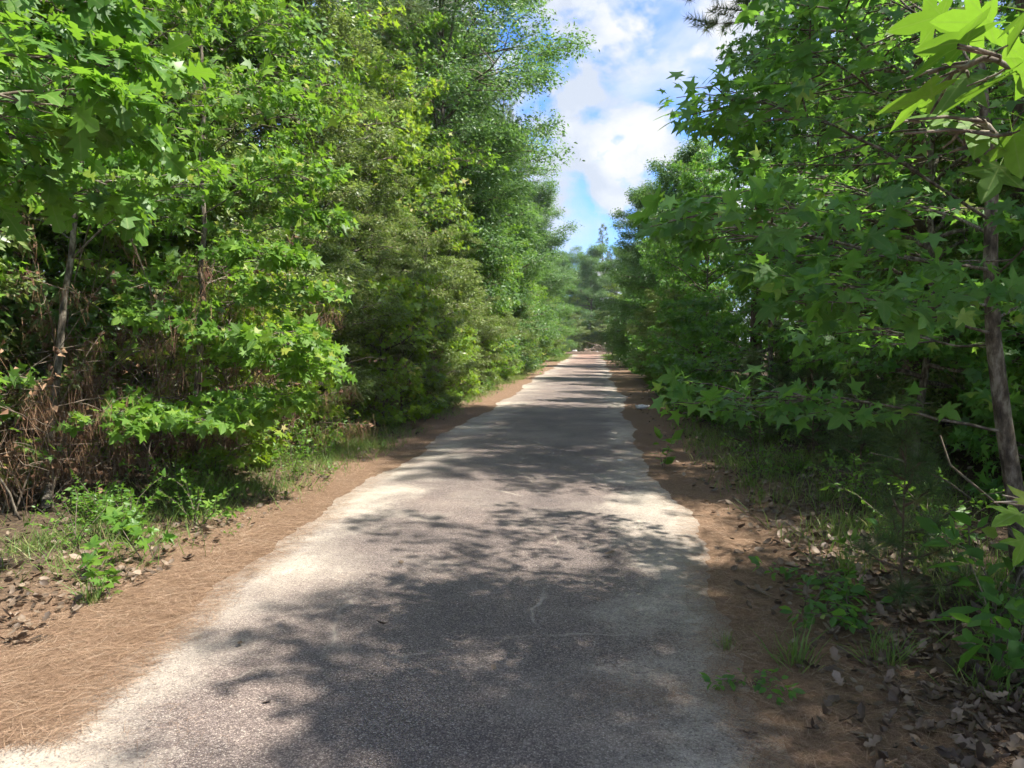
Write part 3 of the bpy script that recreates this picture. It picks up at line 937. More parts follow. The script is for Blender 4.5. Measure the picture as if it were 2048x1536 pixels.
close_tree('sweetgum_tree', 'slim pale-trunked young tree standing in dry brush at the left edge', 'tree', trunkL, 0.046, 0.015, brL, 'gum', 'bark_pale', GUM_LO, 0.079, seed=54, sh_n=12, sh_len=0.5, tw_n=2, tw_len=0.24, nleaf=150, rb=0.010, up=0.6, tilt=0.5, towards=(0.45, -0.25, 0))

# --- left: sweetgum sapling with low branches over the verge
bS = gnd(400, 925)
trunkS = [bS - (0, 0, .1)] + pl((400, 860, 7.6), (395, 780, 7.6), (400, 700, 7.6), (410, 620, 7.6), (400, 540, 7.7), (410, 450, 7.7), (400, 330, 7.7), (410, 200, 7.8), (400, 60, 7.8), (410, -120, 7.8))
brS = [
    pl((398, 850, 7.6), (420, 830, 7.0), (440, 830, 6.5), (430, 850, 6.1)),
    pl((398, 820, 7.6), (470, 800, 7.2), (520, 800, 6.8), (560, 800, 6.6)),
    pl((396, 790, 7.6), (360, 800, 7.0), (330, 830, 6.5), (310, 850, 6.2)),
    pl((398, 740, 7.6), (480, 720, 7.4), (560, 710, 7.2), (630, 700, 7.1)),
    pl((400, 720, 7.6), (500, 700, 7.3), (580, 720, 6.9), (630, 750, 6.7)),
    pl((400, 690, 7.6), (470, 660, 6.9), (530, 670, 6.5), (580, 690, 6.3)),
    pl((405, 650, 7.6), (480, 600, 7.4), (560, 570, 7.2), (620, 580, 7.1)),
    pl((405, 610, 7.6), (350, 620, 7.0), (330, 650, 6.6)),
    pl((402, 570, 7.7), (470, 520, 7.2), (530, 510, 6.9), (560, 520, 6.8)),
    pl((403, 520, 7.7), (500, 470, 7.5), (590, 440, 7.4), (640, 440, 7.3)),
    pl((408, 470, 7.7), (340, 440, 7.3), (290, 450, 7.0)),
    pl((407, 430, 7.7), (490, 370, 7.4), (570, 340, 7.2), (620, 350, 7.1)),
    pl((402, 370, 7.7), (340, 320, 7.2), (290, 300, 6.9)),
    pl((401, 330, 7.7), (480, 260, 7.6), (560, 230, 7.5), (600, 230, 7.4)),
    pl((406, 270, 7.7), (470, 190, 7.4), (530, 160, 7.2)),
    pl((407, 230, 7.8), (340, 170, 7.6), (280, 140, 7.4)),
    pl((405, 150, 7.8), (480, 70, 7.7), (560, 30, 7.6)),
    pl((402, 100, 7.8), (350, 10, 7.6), (300, -40, 7.4)),
    pl((404, 40, 7.8), (470, -60, 7.7), (540, -110, 7.6)),
    pl((408, -60, 7.8), (350, -150, 7.9), (300, -200, 8.0)),
    pl((400, 600, 7.7), (420, 560, 8.4), (440, 540, 9.0)),
    pl((400, 400, 7.7), (430, 350, 8.4), (450, 320, 9.0)),
]
close_tree('sweetgum_tree', 'bright sweetgum on the left verge with low star-leaved branches almost touching the grass', 'tree', trunkS, 0.045, 0.012, brS, 'gum', 'bark_gum', GUM_LO, 0.077, seed=55, sh_n=14, sh_len=0.55, tw_n=3, tw_len=0.24, nleaf=300, rb=0.008, spacing=0.036, up=0.6, tilt=0.5, towards=(0.45, -0.25, 0))

# ------------------------------------------------------------------ the rows of trees
G = 'sweetgum_tree'; H = 'holly_tree'; O = 'oak_tree'; Pn = 'pine_tree'
near = [
    # left side, from the camera towards the end of the road
    ('gum_b', G, -7.0, 7.4, 1.0, 'tall sweetgum behind the slim pale trunk at the left edge'),
    ('gum_a', G, -6.4, 9.2, 1.1, 'bright sweetgum right behind the verge sweetgum with the low branches'),
    ('gum_b', G, -6.0, 11.0, 1.05, 'bright sweetgum left of the tall grey-green holly on the left'),
    ('holly_a', H, -5.5, 13.2, 1.08, 'tall grey-green small-leaved holly with bare leaning stem, tallest on the left'),
    ('holly_b', H, -4.45, 11.6, 0.85, 'round grey-green holly bush at the foot of the tallest holly'),
    ('gum_low', G, -4.35, 8.3, 0.8, 'low bright sweetgum bush filling the hollow under the verge sweetgum'),
    ('gum_low', G, -4.35, 9.9, 0.9, 'low bright sweetgum bush left of the round grey-green holly bush'),
    ('gum_low', G, -3.9, 14.8, 1.0, 'low bright sweetgum bush bulging onto the left verge halfway along'),
    ('gum_b', G, -6.9, 15.6, 1.25, 'tall yellow-green sweetgum rising behind the tallest holly'),
    ('holly_a', H, -5.2, 16.6, 0.85, 'shorter grey-green holly right of the tallest holly'),
    ('gum_a', G, -5.2, 19.4, 1.15, 'sweetgum with bright layered sprays under the overhanging oak'),
    ('gum_b', G, -6.2, 22.0, 1.3, 'tall sweetgum beside the overhanging oak on the left'),
    ('holly_b', H, -4.1, 17.4, 1.0, 'dark rounded holly bush behind the low bright sweetgum bush'),
    ('oak_a', O, -4.9, 25.0, 1.0, 'tall oak with small dark leaves leaning over the road against the sky'),
    ('holly_a', H, -4.6, 23.0, 0.7, 'grey-green holly bush in front of the overhanging oak'),
    ('gum_a', G, -4.5, 27.5, 1.0, 'sweetgum just beyond the overhanging oak'),
    ('pine_a', Pn, -7.6, 19.5, 1.0, 'pine with bare dead branches between the sweetgums and the oak'),
    ('pine_a', Pn, -6.6, 33.0, 1.0, 'tall pine standing beyond the overhanging oak on the left'),
    # right side
    ('gum_b', G, 3.3, 8.0, 0.8, 'dark sweetgum behind the nearest right trunk'),
    ('gum_a', G, 2.9, 12.6, 0.85, 'dark sweetgum on the right with leaves hanging low beside the road'),
    ('gum_a', G, 2.65, 18.5, 0.8, 'blue-green sweetgum on the right whose skirt hangs over the verge'),
    ('gum_low', G, 2.1, 16.4, 0.9, 'low sweetgum bush at the right road edge'),
    ('pine_a', Pn, 2.9, 13.9, 0.85, 'slender dark-trunked pine standing right of the road'),
    ('pine_a', Pn, 3.8, 9.4, 0.85, 'thickest dark pine trunk in the wood on the right'),
    ('pine_a', Pn, 4.0, 14.2, 0.8, 'pine with thin trunk between two dark trunks on the right'),
    ('gum_b', G, 3.7, 10.8, 0.95, 'sweetgum with thin dark trunk deep in the right wood'),
]
for k, n, x, y, s, lab in near:
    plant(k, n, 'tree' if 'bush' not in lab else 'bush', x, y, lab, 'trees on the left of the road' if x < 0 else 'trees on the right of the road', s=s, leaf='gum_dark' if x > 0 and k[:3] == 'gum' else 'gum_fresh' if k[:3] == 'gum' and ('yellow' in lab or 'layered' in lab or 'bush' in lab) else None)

rr_ = random.Random(5)
nm = {'gum': G, 'hol': H, 'oak': O, 'pin': Pn}
kindword = {'gum': 'sweetgum', 'hol': 'grey-green holly', 'oak': 'small-leaved oak', 'pin': 'pine'}


ORD = ['nearest', 'second nearest', 'third nearest', 'fourth nearest', 'fifth nearest', 'sixth nearest', 'seventh nearest', 'eighth nearest', 'ninth nearest', 'tenth nearest', 'eleventh nearest', 'farthest']


def row(xs, ys_, kinds, label, group, smin=0.85, smax=1.15, cat='tree', leaf=None):
    seq = {}
    for y, i in sorted((y, i) for i, y in enumerate(ys_)):
        w = kindword[kinds[i % len(kinds)][:3]]
        seq[i] = sum(1 for k in seq if kindword[kinds[k % len(kinds)][:3]] == w)
    for i, (x, y) in enumerate(zip(xs, ys_)):
        k = kinds[i % len(kinds)]
        plant(k, nm[k[:3]], cat, x, y, ORD[seq[i]] + ' ' + kindword[k[:3]] + ' ' + label, group + ' (' + kindword[k[:3]] + ')', s=rr_.uniform(smin, smax), leaf=leaf if k[:3] == 'gum' else None)


def jit(v, a):
    return v + rr_.uniform(-a, a)


ysl = [30, 32.5, 35, 38, 41, 44, 47, 50.5, 54, 58, 62, 66, 70, 74, 78, 82]
row([jit(-4.9, 0.4) for _ in ysl], [jit(y, 0.6) for y in ysl], ['holly_a', 'gum_a', 'oak_b', 'gum_b', 'holly_a', 'gum_a'], 'in the far front row left of the road', 'far left front row', 0.8, 1.05)
ysl = [23.5, 27.5, 32, 37, 42, 47, 52, 58, 64, 71, 78]
row([jit(-6.9, 0.5) for _ in ysl], [jit(y, 1.0) for y in ysl], ['pine_b', 'oak_b', 'pine_a', 'oak_b', 'pine_b'], 'in the tall second row left of the road', 'tall left second row', 1.0, 1.2)
ysl = [12.9, 15.6, 19.8, 21.0, 24.2, 26.0, 28.6, 31.0, 34, 37, 41, 46, 52, 60, 68, 76]
row([jit(-3.95, 0.2) for _ in ysl], ysl, ['gum_low', 'holly_b', 'gum_low', 'holly_b', 'holly_b'], 'bush crowding the left verge', 'bushes along the left verge', 0.7, 0.95, 'bush', leaf='gum_fresh')
row([-5.9, -6.6, -6.2, -6.9, -5.6], [5.2, 6.4, 8.6, 10.4, 9.9], ['gum_low', 'holly_b', 'gum_low'], 'bush in the thicket behind the slim pale trunk', 'thicket bushes at the left edge', 1.0, 1.3, 'bush')
row([-8.6, -8.4, -8.8, -8.6, -9.2, -10.0], [5.0, 8.5, 11.5, 14.0, 18.0, 8.0], ['gum_b', 'oak_b', 'gum_b', 'oak_b', 'pine_b'], 'in the dark wood behind the left verge', 'left back row', 1.0, 1.2)
# right wood
ysr = [22.0, 25.5, 29, 32.5, 36, 40, 44, 48, 53, 58, 64, 71, 78]
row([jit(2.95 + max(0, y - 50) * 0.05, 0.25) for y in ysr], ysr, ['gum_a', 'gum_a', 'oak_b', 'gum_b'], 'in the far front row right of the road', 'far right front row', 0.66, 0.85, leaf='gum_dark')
ysr = [14.6, 19.6, 21.4, 23.8, 27.2, 31, 35, 42, 50, 60, 70]
row([jit(2.3, 0.2) for _ in ysr], ysr, ['gum_low', 'holly_b', 'gum_low'], 'bush crowding the right verge', 'bushes along the right verge', 0.65, 0.85, 'bush', leaf='gum_dark')
row([6.2, 6.8, 5.6, 7.4, 5.4, 7.0, 8.8, 6.2, 9.4, 5.6, 6.0, 8.0], [6.4, 8.4, 10.6, 11.8, 14.6, 16.2, 13.6, 20.0, 18.5, 24.0, 12.6, 10.2], ['gum_b', 'gum_a', 'pine_a', 'gum_b'], 'deep in the wood on the right', 'right inner wood', 0.85, 1.05, leaf='gum_dark')
row([4.3, 5.0, 4.4, 6.1, 4.8, 5.8, 7.2, 6.6, 4.6, 8.2, 7.6, 5.2], [7.4, 8.6, 9.8, 9.6, 11.6, 13.0, 11.0, 14.4, 16.4, 13.0, 16.0, 18.4], ['gum_low', 'gum_low', 'holly_b'], 'sapling in the undergrowth of the right wood', 'undergrowth of the right wood', 0.75, 1.1, 'sapling', leaf='gum_dark')
row([9.5, 11.5, 10.5, 13.5, 12.0, 15.5, 13.0, 9.0, 14.0], [9.5, 13.0, 17.5, 17.5, 22.0, 23.0, 28.0, 27.0, 36.0], ['oak_b', 'gum_b', 'pine_b'], 'in the sunlit background of the right wood', 'right background wood', 0.9, 1.1)
# trees beside and behind the camera on the right, whose shade falls on the road
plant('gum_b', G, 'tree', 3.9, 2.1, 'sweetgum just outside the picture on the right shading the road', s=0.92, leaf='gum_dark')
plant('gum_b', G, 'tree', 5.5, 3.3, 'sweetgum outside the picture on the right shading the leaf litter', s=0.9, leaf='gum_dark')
# end of the road
row([-8.5, -5.2, -2.4, -0.6, 0.9, 2.6, 5.0, 7.8, 10.5], [93, 96, 99, 95, 98, 95, 98, 94, 99], ['gum_b', 'oak_b', 'gum_b', 'oak_b', 'pine_b'], 'closing the view beyond the end of the road', 'trees at the road end', 1.0, 1.25, leaf='gum_fresh')
row([-11, -7, -3.5, -1.8, -0.2, 1.6, 4.2, 7.0, 12], [104, 107, 110, 104, 108, 106, 105, 108, 107], ['pine_b', 'pine_b', 'oak_a', 'oak_b'], 'behind the trees at the road end', 'back trees at the road end', 0.85, 1.0)
row([-4.2, -2.4, -0.9, 1.0, 2.6, 4.0], [88.5, 90.5, 92, 91, 90, 88], ['gum_low', 'holly_b'], 'low at the end of the road by the brush pile', 'bushes at the road end', 1.0, 1.4, 'bush', leaf='gum_fresh')


def far_wood(label, blobs, seed, per=420, mat='water_oak'):
    """the mass of the wood further in, where no single tree can be told apart"""
    rng = np.random.default_rng(seed)
    c = np.array([b[:3] for b in blobs]); r = np.array([b[3] for b in blobs])
    n = per * len(blobs)
    i = np.repeat(np.arange(len(blobs)), per)
    d = norm(rng.normal(0, 1, (n, 3))) * (rng.random((n, 1)) ** 0.45)
    pos = c[i] + d * r[i][:, None] * (1, 1, 0.8)
    pos[:, 2] = np.maximum(pos[:, 2], 0.05)
    V, F, rr = scatter(SMALL[0], SMALL[1], pos, rng.normal(0, 1, (n, 3)), rng.normal(0, 0.8, (n, 3)) + UPV * 0.6, rng.uniform(0.12, 0.30, n), rng)
    tag(link('distant_wood', make_mesh('distant_wood', V, [F], M[mat], rr)), label, 'wood', kind='stuff')


wr = np.random.default_rng(77)
bl = [(wr.uniform(-15, -10.5), y, wr.uniform(0.3, 9), wr.uniform(1.0, 1.9)) for y in np.linspace(1, 70, 130)] + [(wr.uniform(-10.5, -8.5), y, wr.uniform(0.2, 3), wr.uniform(0.8, 1.4)) for y in np.linspace(2, 30, 40)]
far_wood('dense green wood filling the background behind the left trees', bl, 78)
bl = [(wr.uniform(15, 20) + y * 0.12, y, wr.uniform(0.3, 9), wr.uniform(1.0, 2.0)) for y in np.linspace(4, 70, 120)] + [(wr.uniform(-16, 18), wr.uniform(112, 118), wr.uniform(0.5, 8), 2.2) for _ in range(40)]
far_wood('dense green wood filling the background behind the right trees', bl, 79)

# ------------------------------------------------------------------ dry brush hung with dead pine needles
NEEDLE = (np.array([(-0.006, 0, 0), (0.006, 0, 0), (0.005, 0.5, 0.05), (-0.005, 0.5, 0.05), (0, 1, 0)], float), np.array([(0, 1, 2), (0, 2, 3), (3, 2, 4)]))


def dry_brush(label, x, y, w, d, h, seed, n_stem=52, n_need=7000):
    rng = np.random.default_rng(seed)
    root = empty('dry_brush', (x, y, 0))
    tag(root, label, 'brush', 'dry brush under the left trees')
    stems, P = [], []
    for i in range(n_stem):
        p = np.array((rng.uniform(-w, w), rng.uniform(-d, d), -0.05))
        s = limb(rng, p, rng.uniform(0, 2 * pi), rng.uniform(0.8, 1.5), rng.uniform(-0.2, 1.1), h * rng.uniform(0.6, 1.35), 9, 0.22)
        stems.append((s, taper(s, rng.uniform(0.004, 0.014), 0.003)))
        for q in shoots(rng, s, 6, 0.5, 0.25, (-0.5, 0.6), (0.4, 1.4), 4, 0.25):
            stems.append((q, taper(q, 0.004, 0.0018)))
            P.append(q)
        P.append(s[3:])
    link('stems', tube_mesh('dry_brush_stems', stems, M['dead_twig'], 4), root)
    P = np.concatenate(P)
    P = P[P[:, 2] > 0.25]
    c = P[rng.integers(0, max(2, int(len(P) * 0.45)), n_need)]
    pos = c + rng.normal(0, 0.05, c.shape)
    D = np.column_stack((rng.normal(0, 0.32, (n_need, 2)), -np.ones(n_need)))
    V, F, rr = scatter(NEEDLE[0], NEEDLE[1], pos, D, rng.normal(0, 1, pos.shape), rng.uniform(0.14, 0.30, n_need), rng)
    canes = [limb(rng, (rng.uniform(-w, w), rng.uniform(-d, d), -0.05), rng.uniform(0, 2 * pi), rng.uniform(1.0, 1.5), rng.uniform(0.2, 1.2), h * rng.uniform(0.7, 1.5), 9, 0.2) for _ in range(10)]
    for cn in canes:
        link('cane', tube_mesh('dry_brush_cane', [(cn, taper(cn, rng.uniform(0.008, 0.018), 0.005))], M['bark_gum'], 6), root)
    k = P[rng.integers(0, len(P), 420)]
    LV = scatter(SMALL[0] * (1.5, 1, 2.5), SMALL[1], k + rng.normal(0, 0.03, k.shape), rng.normal(0, 1, k.shape) - UPV, rng.normal(0, 1, k.shape), rng.uniform(0.04, 0.09, len(k)), rng)
    V, F, rr = merge([(V, F, rr), LV])
    c = link('dead_needles', make_mesh('dry_brush_needles', V, [F], M['dead_needle'], rr), root)
    c['kind'] = 'stuff'


dry_brush('brown dead-needle brush left of the slim pale trunk', -6.2, 7.0, 0.8, 0.8, 2.9, 61)
dry_brush('brown dead-needle brush right behind the slim pale trunk', -5.35, 8.0, 0.7, 0.7, 2.9, 62)
dry_brush('brown dead-needle brush under the bright verge sweetgum', -5.0, 9.3, 0.7, 0.8, 1.9, 63)
dry_brush('brown dead-needle brush in front of the slim pale trunk', -5.45, 6.3, 0.45, 0.4, 1.5, 66, 26, 2600)
dry_brush('brown dead-needle brush at the foot of the tallest holly', -4.7, 13.6, 0.6, 1.2, 1.6, 64, 34, 3600)
dry_brush('brown dead-needle brush farther along between the hollies', -4.5, 17.4, 0.5, 1.0, 1.3, 65, 26, 2600)

# ------------------------------------------------------------------ small plants
def herb(name, seed, n_stem, h, leaf, size, spacing, mat, spread=0.5, petiole=0.012, tilt=0.5, up=0.8, tip=4):
    rng = np.random.default_rng(seed)
    st = [limb(rng, (rng.normal(0, 0.03), rng.normal(0, 0.03), -0.02), rng.uniform(0, 2 * pi), 1.5 - spread * rng.random(), 1.3 - 1.4 * spread * rng.random(), h * rng.uniform(0.55, 1.15), 6, 0.15) for _ in range(n_stem)]
    pos, D, nr, sz = leaves_on(rng, st, spacing, petiole, size, up, tilt, 0.15, tip, 0.5)
    V, F, rr = scatter(leaf[0], leaf[1], pos, D, nr, sz, rng, rng.uniform(0.2, 1.9, len(pos)))
    return dict(stem=tube_mesh(name + '_stem', [(s, taper(s, 0.003 + 0.004 * h, 0.0015)) for s in st], M['twig'], 4), foliage=make_mesh(name + '_foliage', V, [F], M[mat], rr))


def small(kind, name, cat, P, label, group=None, s=1.0, rz=0.0):
    k = KIND[kind]
    root = empty(name, (P[0], P[1], float(bumpy(np.array(P[0]), np.array(P[1])))), rz, s)
    tag(root, label, cat, group)
    link('stem', k['stem'], root)
    f = link('foliage', k['foliage'], root)
    f['kind'] = 'stuff'


KIND['seedling'] = herb('seedling', 71, 3, 0.30, GUM_HI, 0.085, 0.06, 'weed', 0.6, 0.03, 0.35)
KIND['feather_weed'] = herb('feather_weed', 72, 16, 0.50, SMALL, 0.045, 0.014, 'weed', 0.7, 0.006, 0.6)
KIND['upright_weed'] = herb('upright_weed', 73, 2, 0.55, OVAL, 0.10, 0.035, 'weed', 0.15, 0.012, 0.4)
KIND['leafy_shrub'] = herb('leafy_shrub', 74, 9, 0.75, OVAL, 0.045, 0.022, 'weed', 0.8, 0.012, 0.5)
KIND['creeper'] = herb('creeper', 75, 8, 0.45, OVAL, 0.075, 0.045, 'gum_dark', 1.25, 0.02, 0.35)
KIND['broad_plant'] = herb('broad_plant', 76, 9, 0.55, OVAL, 0.10, 0.05, 'gum_dark', 0.9, 0.03, 0.4)

for kd, nme, ct, pp, lab, s, rz in (
        ('feather_weed', 'weed', 'weed', gnd(255, 1075), 'feathery bright weed clump at the left verge by the slim trunk', 1.05, 0.3),
        ('feather_weed', 'weed', 'weed', gnd(190, 1050), 'feathery weed left of the larger feathery clump', 0.9, 2.3),
        ('seedling', 'seedling', 'seedling', gnd(185, 1165), 'sweetgum seedling with bright leaves on the straw at lower left', 1.1, 0.5),
        ('seedling', 'seedling', 'seedling', gnd(305, 1125), 'sweetgum seedling at the straw edge right of the feathery weeds', 1.15, 2.0),
        ('seedling', 'seedling', 'seedling', gnd(470, 1050), 'lone seedling standing out on the left straw verge', 0.75, 3.0),
        ('seedling', 'seedling', 'seedling', gnd(220, 1190), 'small seedling nearest the lower left corner', 0.8, 4.0),
        ('upright_weed', 'weed', 'weed', gnd(1336, 938), 'upright broad-leaved weed standing at the right road edge', 1.25, 0.5),
        ('leafy_shrub', 'shrub', 'shrub', gnd(1845, 1120), 'small pale-leaved shrub lit in the right wood', 1.1, 0.5),
        ('leafy_shrub', 'shrub', 'shrub', gnd(1700, 1030), 'small shrub on the right among the pine saplings', 0.9, 1.9),
        ('broad_plant', 'plant', 'plant', gnd(2010, 1370), 'dark broad-leaved plant in the lower right corner', 1.15, 0.2),
        ('broad_plant', 'plant', 'plant', gnd(2000, 1250), 'dark broad-leaved plant above the lower right corner', 1.0, 1.7),
        ('creeper', 'creeper', 'plant', gnd(1620, 1220), 'low trailing plant on the right leaf litter', 0.9, 2.2),
        ('creeper', 'creeper', 'plant', gnd(1640, 1170), 'trailing plant just behind the front one on the litter', 0.8, 0.4),
        ('creeper', 'creeper', 'plant', gnd(1500, 1370), 'tiny trailing plant on straw near the right road edge', 0.5, 1.0),
        ('creeper', 'creeper', 'plant', gnd(1720, 1270), 'trailing plant among grass tufts on the right', 0.8, 5.0),
        ('upright_weed', 'weed', 'weed', gnd(1700, 1150), 'upright weed in the middle of the right litter', 0.7, 2.0)):
    small(kd, nme, ct, pp, lab, s=s, rz=rz)
r_ = random.Random(21)
for i in range(48):
    y = 5.2 + 26 * (i / 48) ** 1.4
    small(r_.choice(['feather_weed', 'leafy_shrub', 'feather_weed', 'seedling']), 'weed', 'weed', (-3.8 + r_.uniform(-0.5, 0.5), y + r_.uniform(-.5, .5)), 'leafy green weed in the overgrown strip along the left verge', 'weeds along the left verge', s=r_.uniform(0.55, 1.1), rz=r_.uniform(0, 6))
for i in range(26):
    y = 5.5 + 16 * (i / 26) ** 1.3
    small(r_.choice(['creeper', 'leafy_shrub', 'seedling', 'feather_weed']), 'weed', 'weed', (2.3 + r_.uniform(-0.5, 2.0), y + r_.uniform(-.5, .5)), 'small green weed on the shaded floor of the right wood', 'weeds on the right wood floor', s=r_.uniform(0.5, 1.0), rz=r_.uniform(0, 6))
for i in range(12):
    small('seedling', 'seedling', 'seedling', (-3.1 + r_.uniform(-0.35, 0.3), 5.5 + i * 1.2 + r_.uniform(-.5, .5)), 'tiny green seedling on the left straw verge', 'seedlings on the left straw', s=r_.uniform(0.25, 0.5), rz=r_.uniform(0, 6))

# pine saplings on the right
for (x, y, s, lab) in ((1500, 905, 1.0, 'fine-needled pine sapling farthest left in the right undergrowth'), (1625, 925, 1.15, 'fine-needled pine sapling in the middle of the right undergrowth'), (1720, 985, 1.0, 'fine-needled pine sapling beside the dark pine trunks on the right'), (1800, 1215, 0.85, 'drooping pine sapling nearest the camera on the right'), (1560, 890, 0.8, 'smallest pine sapling behind the others on the right')):
    g = gnd(x, y)
    plant('pine_small', 'pine_sapling', 'sapling', g[0], g[1], lab, 'pine saplings on the right', s=s)

# dead sticks and thin stems on the right
def stick(label, pts, r, mat='dead_twig'):
    p = np.array(pts, float)
    root = link('dead_stick', tube_mesh('dead_stick', [(p - p[0], taper(p, r, r * 0.5))], M[mat], 6), None, p[0])
    tag(root, label, 'stick', 'dead sticks in the right wood')


stick('pale upright dead stick right of the drooping sapling', [gnd(1943, 1168), px(1940, 1115, 4.75), px(1937, 1040, 4.75)], 0.008)
stick('pale leaning dead stick beside the upright one', [gnd(1930, 1168), px(1905, 1110, 4.8), px(1884, 1050, 4.85)], 0.006)
stick('forked grey dead branch in the right wood', [gnd(2020, 1030), px(1960, 980, 5.6), px(1900, 930, 5.5), px(1880, 870, 5.5)], 0.011)
stick('long thin dead branch slanting through the right wood', [gnd(1960, 1010), px(1890, 960, 6.0), px(1800, 920, 6.4), px(1740, 905, 6.6)], 0.010)

# ------------------------------------------------------------------ grass, straw and leaf litter
BLADE = (np.array([(-0.022, 0, 0), (0.022, 0, 0), (0.016, 0.55, 0.05), (-0.016, 0.55, 0.05), (0, 1, 0.22)], float), np.array([(0, 1, 2), (0, 2, 3), (3, 2, 4)]))


def zed(P2):
    return bumpy(P2[:, 0], P2[:, 1])


def blades(P2, h, rng, lean=0.45):
    n = len(P2)
    pos = np.column_stack((P2, zed(P2) - 0.005))
    D = np.column_stack((rng.normal(0, lean, (n, 2)), np.ones(n)))
    return scatter(BLADE[0], BLADE[1], pos, D, rng.normal(0, 1, (n, 3)), h, rng, rng.uniform(0.3, 2.5, n))


rng = np.random.default_rng(81)
cl = []
for (x0, x1, y0, y1, n) in ((-4.3, -3.35, 6.2, 11.0, 26), (-4.0, -3.2, 9.0, 14.0, 18), (-4.2, -3.2, 14.0, 22.0, 34), (-3.9, -3.1, 22, 45, 60), (-3.4, -2.7, 55, 82, 80), (0.9, 1.8, 60, 82, 50), (-3.5, 2.5, 83, 88, 60), (-4.6, -3.5, 4.3, 6.2, 10)):
    for _ in range(n):
        cl.append((rng.uniform(x0, x1), rng.uniform(y0, y1), rng.uniform(0.12, 0.4), int(rng.integers(110, 260))))
P2 = np.concatenate([rng.normal((x, y), s, (k, 2)) for x, y, s, k in cl])
P2 = P2[(P2[:, 0] < -2.85) | (P2[:, 1] > 50)]
V, F, rr = blades(P2, rng.uniform(0.06, 0.20, len(P2)), rng, 0.7)
tag(link('grass', make_mesh('grass', V, [F], M['grass'], rr)), 'bright green grass along the left verge', 'grass', kind='stuff')
P2 = np.concatenate([rng.normal((rng.uniform(1.5, 4.2), rng.uniform(3.2, 14)), rng.uniform(0.05, 0.25), (int(rng.integers(20, 80)), 2)) for _ in range(170)])
P2 = P2[P2[:, 0] > 1.25]
V, F, rr = blades(P2, rng.uniform(0.08, 0.24, len(P2)), rng)
tag(link('grass', make_mesh('grass_right', V, [F], M['grass'], rr)), 'thin scattered grass on the shaded right side', 'grass', kind='stuff')
for (x, y, s, lab) in ((1590, 1330, 0.8, 'long-bladed grass tuft on the litter at right'), (1770, 1330, 0.75, 'darker grass tuft right of the long-bladed one'), (185, 1205, 0.7, 'grass tuft on the straw at lower left'), (1452, 1300, 0.45, 'thin grass sprig at the right road edge')):
    g = gnd(x, y)
    p2 = rng.normal((0, 0), 0.055 * s, (int(90 * s), 2))
    n = len(p2)
    D = np.column_stack((p2 * 6 + rng.normal(0, 0.3, (n, 2)), np.ones(n)))
    V, F, rr = scatter(BLADE[0] * (0.8, 1, 1.6), BLADE[1], np.column_stack((p2, np.zeros(n))), D, rng.normal(0, 1, (n, 3)), rng.uniform(0.12, 0.30, n) * s, rng, rng.uniform(0.3, 2.5, n))
    tag(link('grass_tuft', make_mesh('grass_tuft', V, [F], M['grass'], rr), None, (g[0], g[1], float(bumpy(g[0], g[1])))), lab, 'grass tuft', 'grass tufts')

STRAW = (np.array([(-0.0034, 0, 0), (0.0034, 0, 0), (0.0034, 0.5, 0.02), (-0.0034, 0.5, 0.02), (0.0, 1, 0)], float) + (0, -0.5, 0), np.array([(0, 1, 2), (0, 2, 3), (3, 2, 4)]))


def straw(P2, rng, ln=0.17):
    n = len(P2)
    a = rng.uniform(0, 2 * pi, n)
    pos = np.column_stack((P2, zed(P2) + 0.006 + rng.exponential(0.006, n)))
    D = np.column_stack((np.cos(a), np.sin(a), rng.normal(0, 0.07, n)))
    N_ = np.column_stack((rng.normal(0, 0.3, (n, 2)), np.ones(n)))
    t = STRAW[0].copy()
    bend = rng.normal(0, 0.12, n)
    V, F, rr = scatter(t, STRAW[1], pos, D, N_, ln * rng.uniform(0.55, 1.3, n), rng)
    V = V.reshape(n, 5, 3)
    side = np.column_stack((-np.sin(a), np.cos(a), np.zeros(n))) * (bend * ln)[:, None]
    V[:, 2] += side; V[:, 3] += side
    return V.reshape(-1, 3), F, rr


def depth_sample(rng, n, y0, y1):
    u = rng.random(n)
    return 1 / (1 / y0 + u * (1 / y1 - 1 / y0))           # thinner with distance


n = 42000
yl = depth_sample(rng, n, 2.6, 45)
cl_ = wav(yl, 3, 0.085)
xl = ROAD_L + cl_ + 0.24 - rng.gamma(2.2, 0.26, n)
V1 = straw(np.column_stack((xl, yl)), rng)
n = 36000
yr = depth_sample(rng, n, 2.4, 40)
xr = ROAD_R + wav(yr, 5, 0.085) - 0.22 + rng.gamma(2.2, 0.28, n)
V2 = straw(np.column_stack((xr, yr)), rng)
# little drifts of needles lying on the asphalt
drift = [(gnd(1350, 1405), 0.20, 500), (gnd(1290, 1385), 0.16, 260), (gnd(1010, 880), 0.25, 160), (gnd(60, 1470), 0.3, 500), (gnd(1420, 1290), 0.16, 260), (gnd(1270, 900), 0.25, 200)]
for _ in range(70):
    drift.append(((rng.uniform(-2.4, 0.6), rng.uniform(3, 22)), rng.uniform(0.1, 0.35), int(rng.integers(4, 26))))
V3 = straw(np.concatenate([rng.normal(p[:2], (s * 1.3, s * 0.6), (k, 2)) for p, s, k in drift]), rng, 0.12)
V3 = (V3[0] + (0, 0, 0.010), V3[1], V3[2])
V, F, rr = merge([V1, V2, V3])
tag(link('pine_straw', make_mesh('pine_straw', V, [F], M['straw'], rr)), 'orange-brown fallen pine needles along both road edges', 'pine straw', kind='stuff')

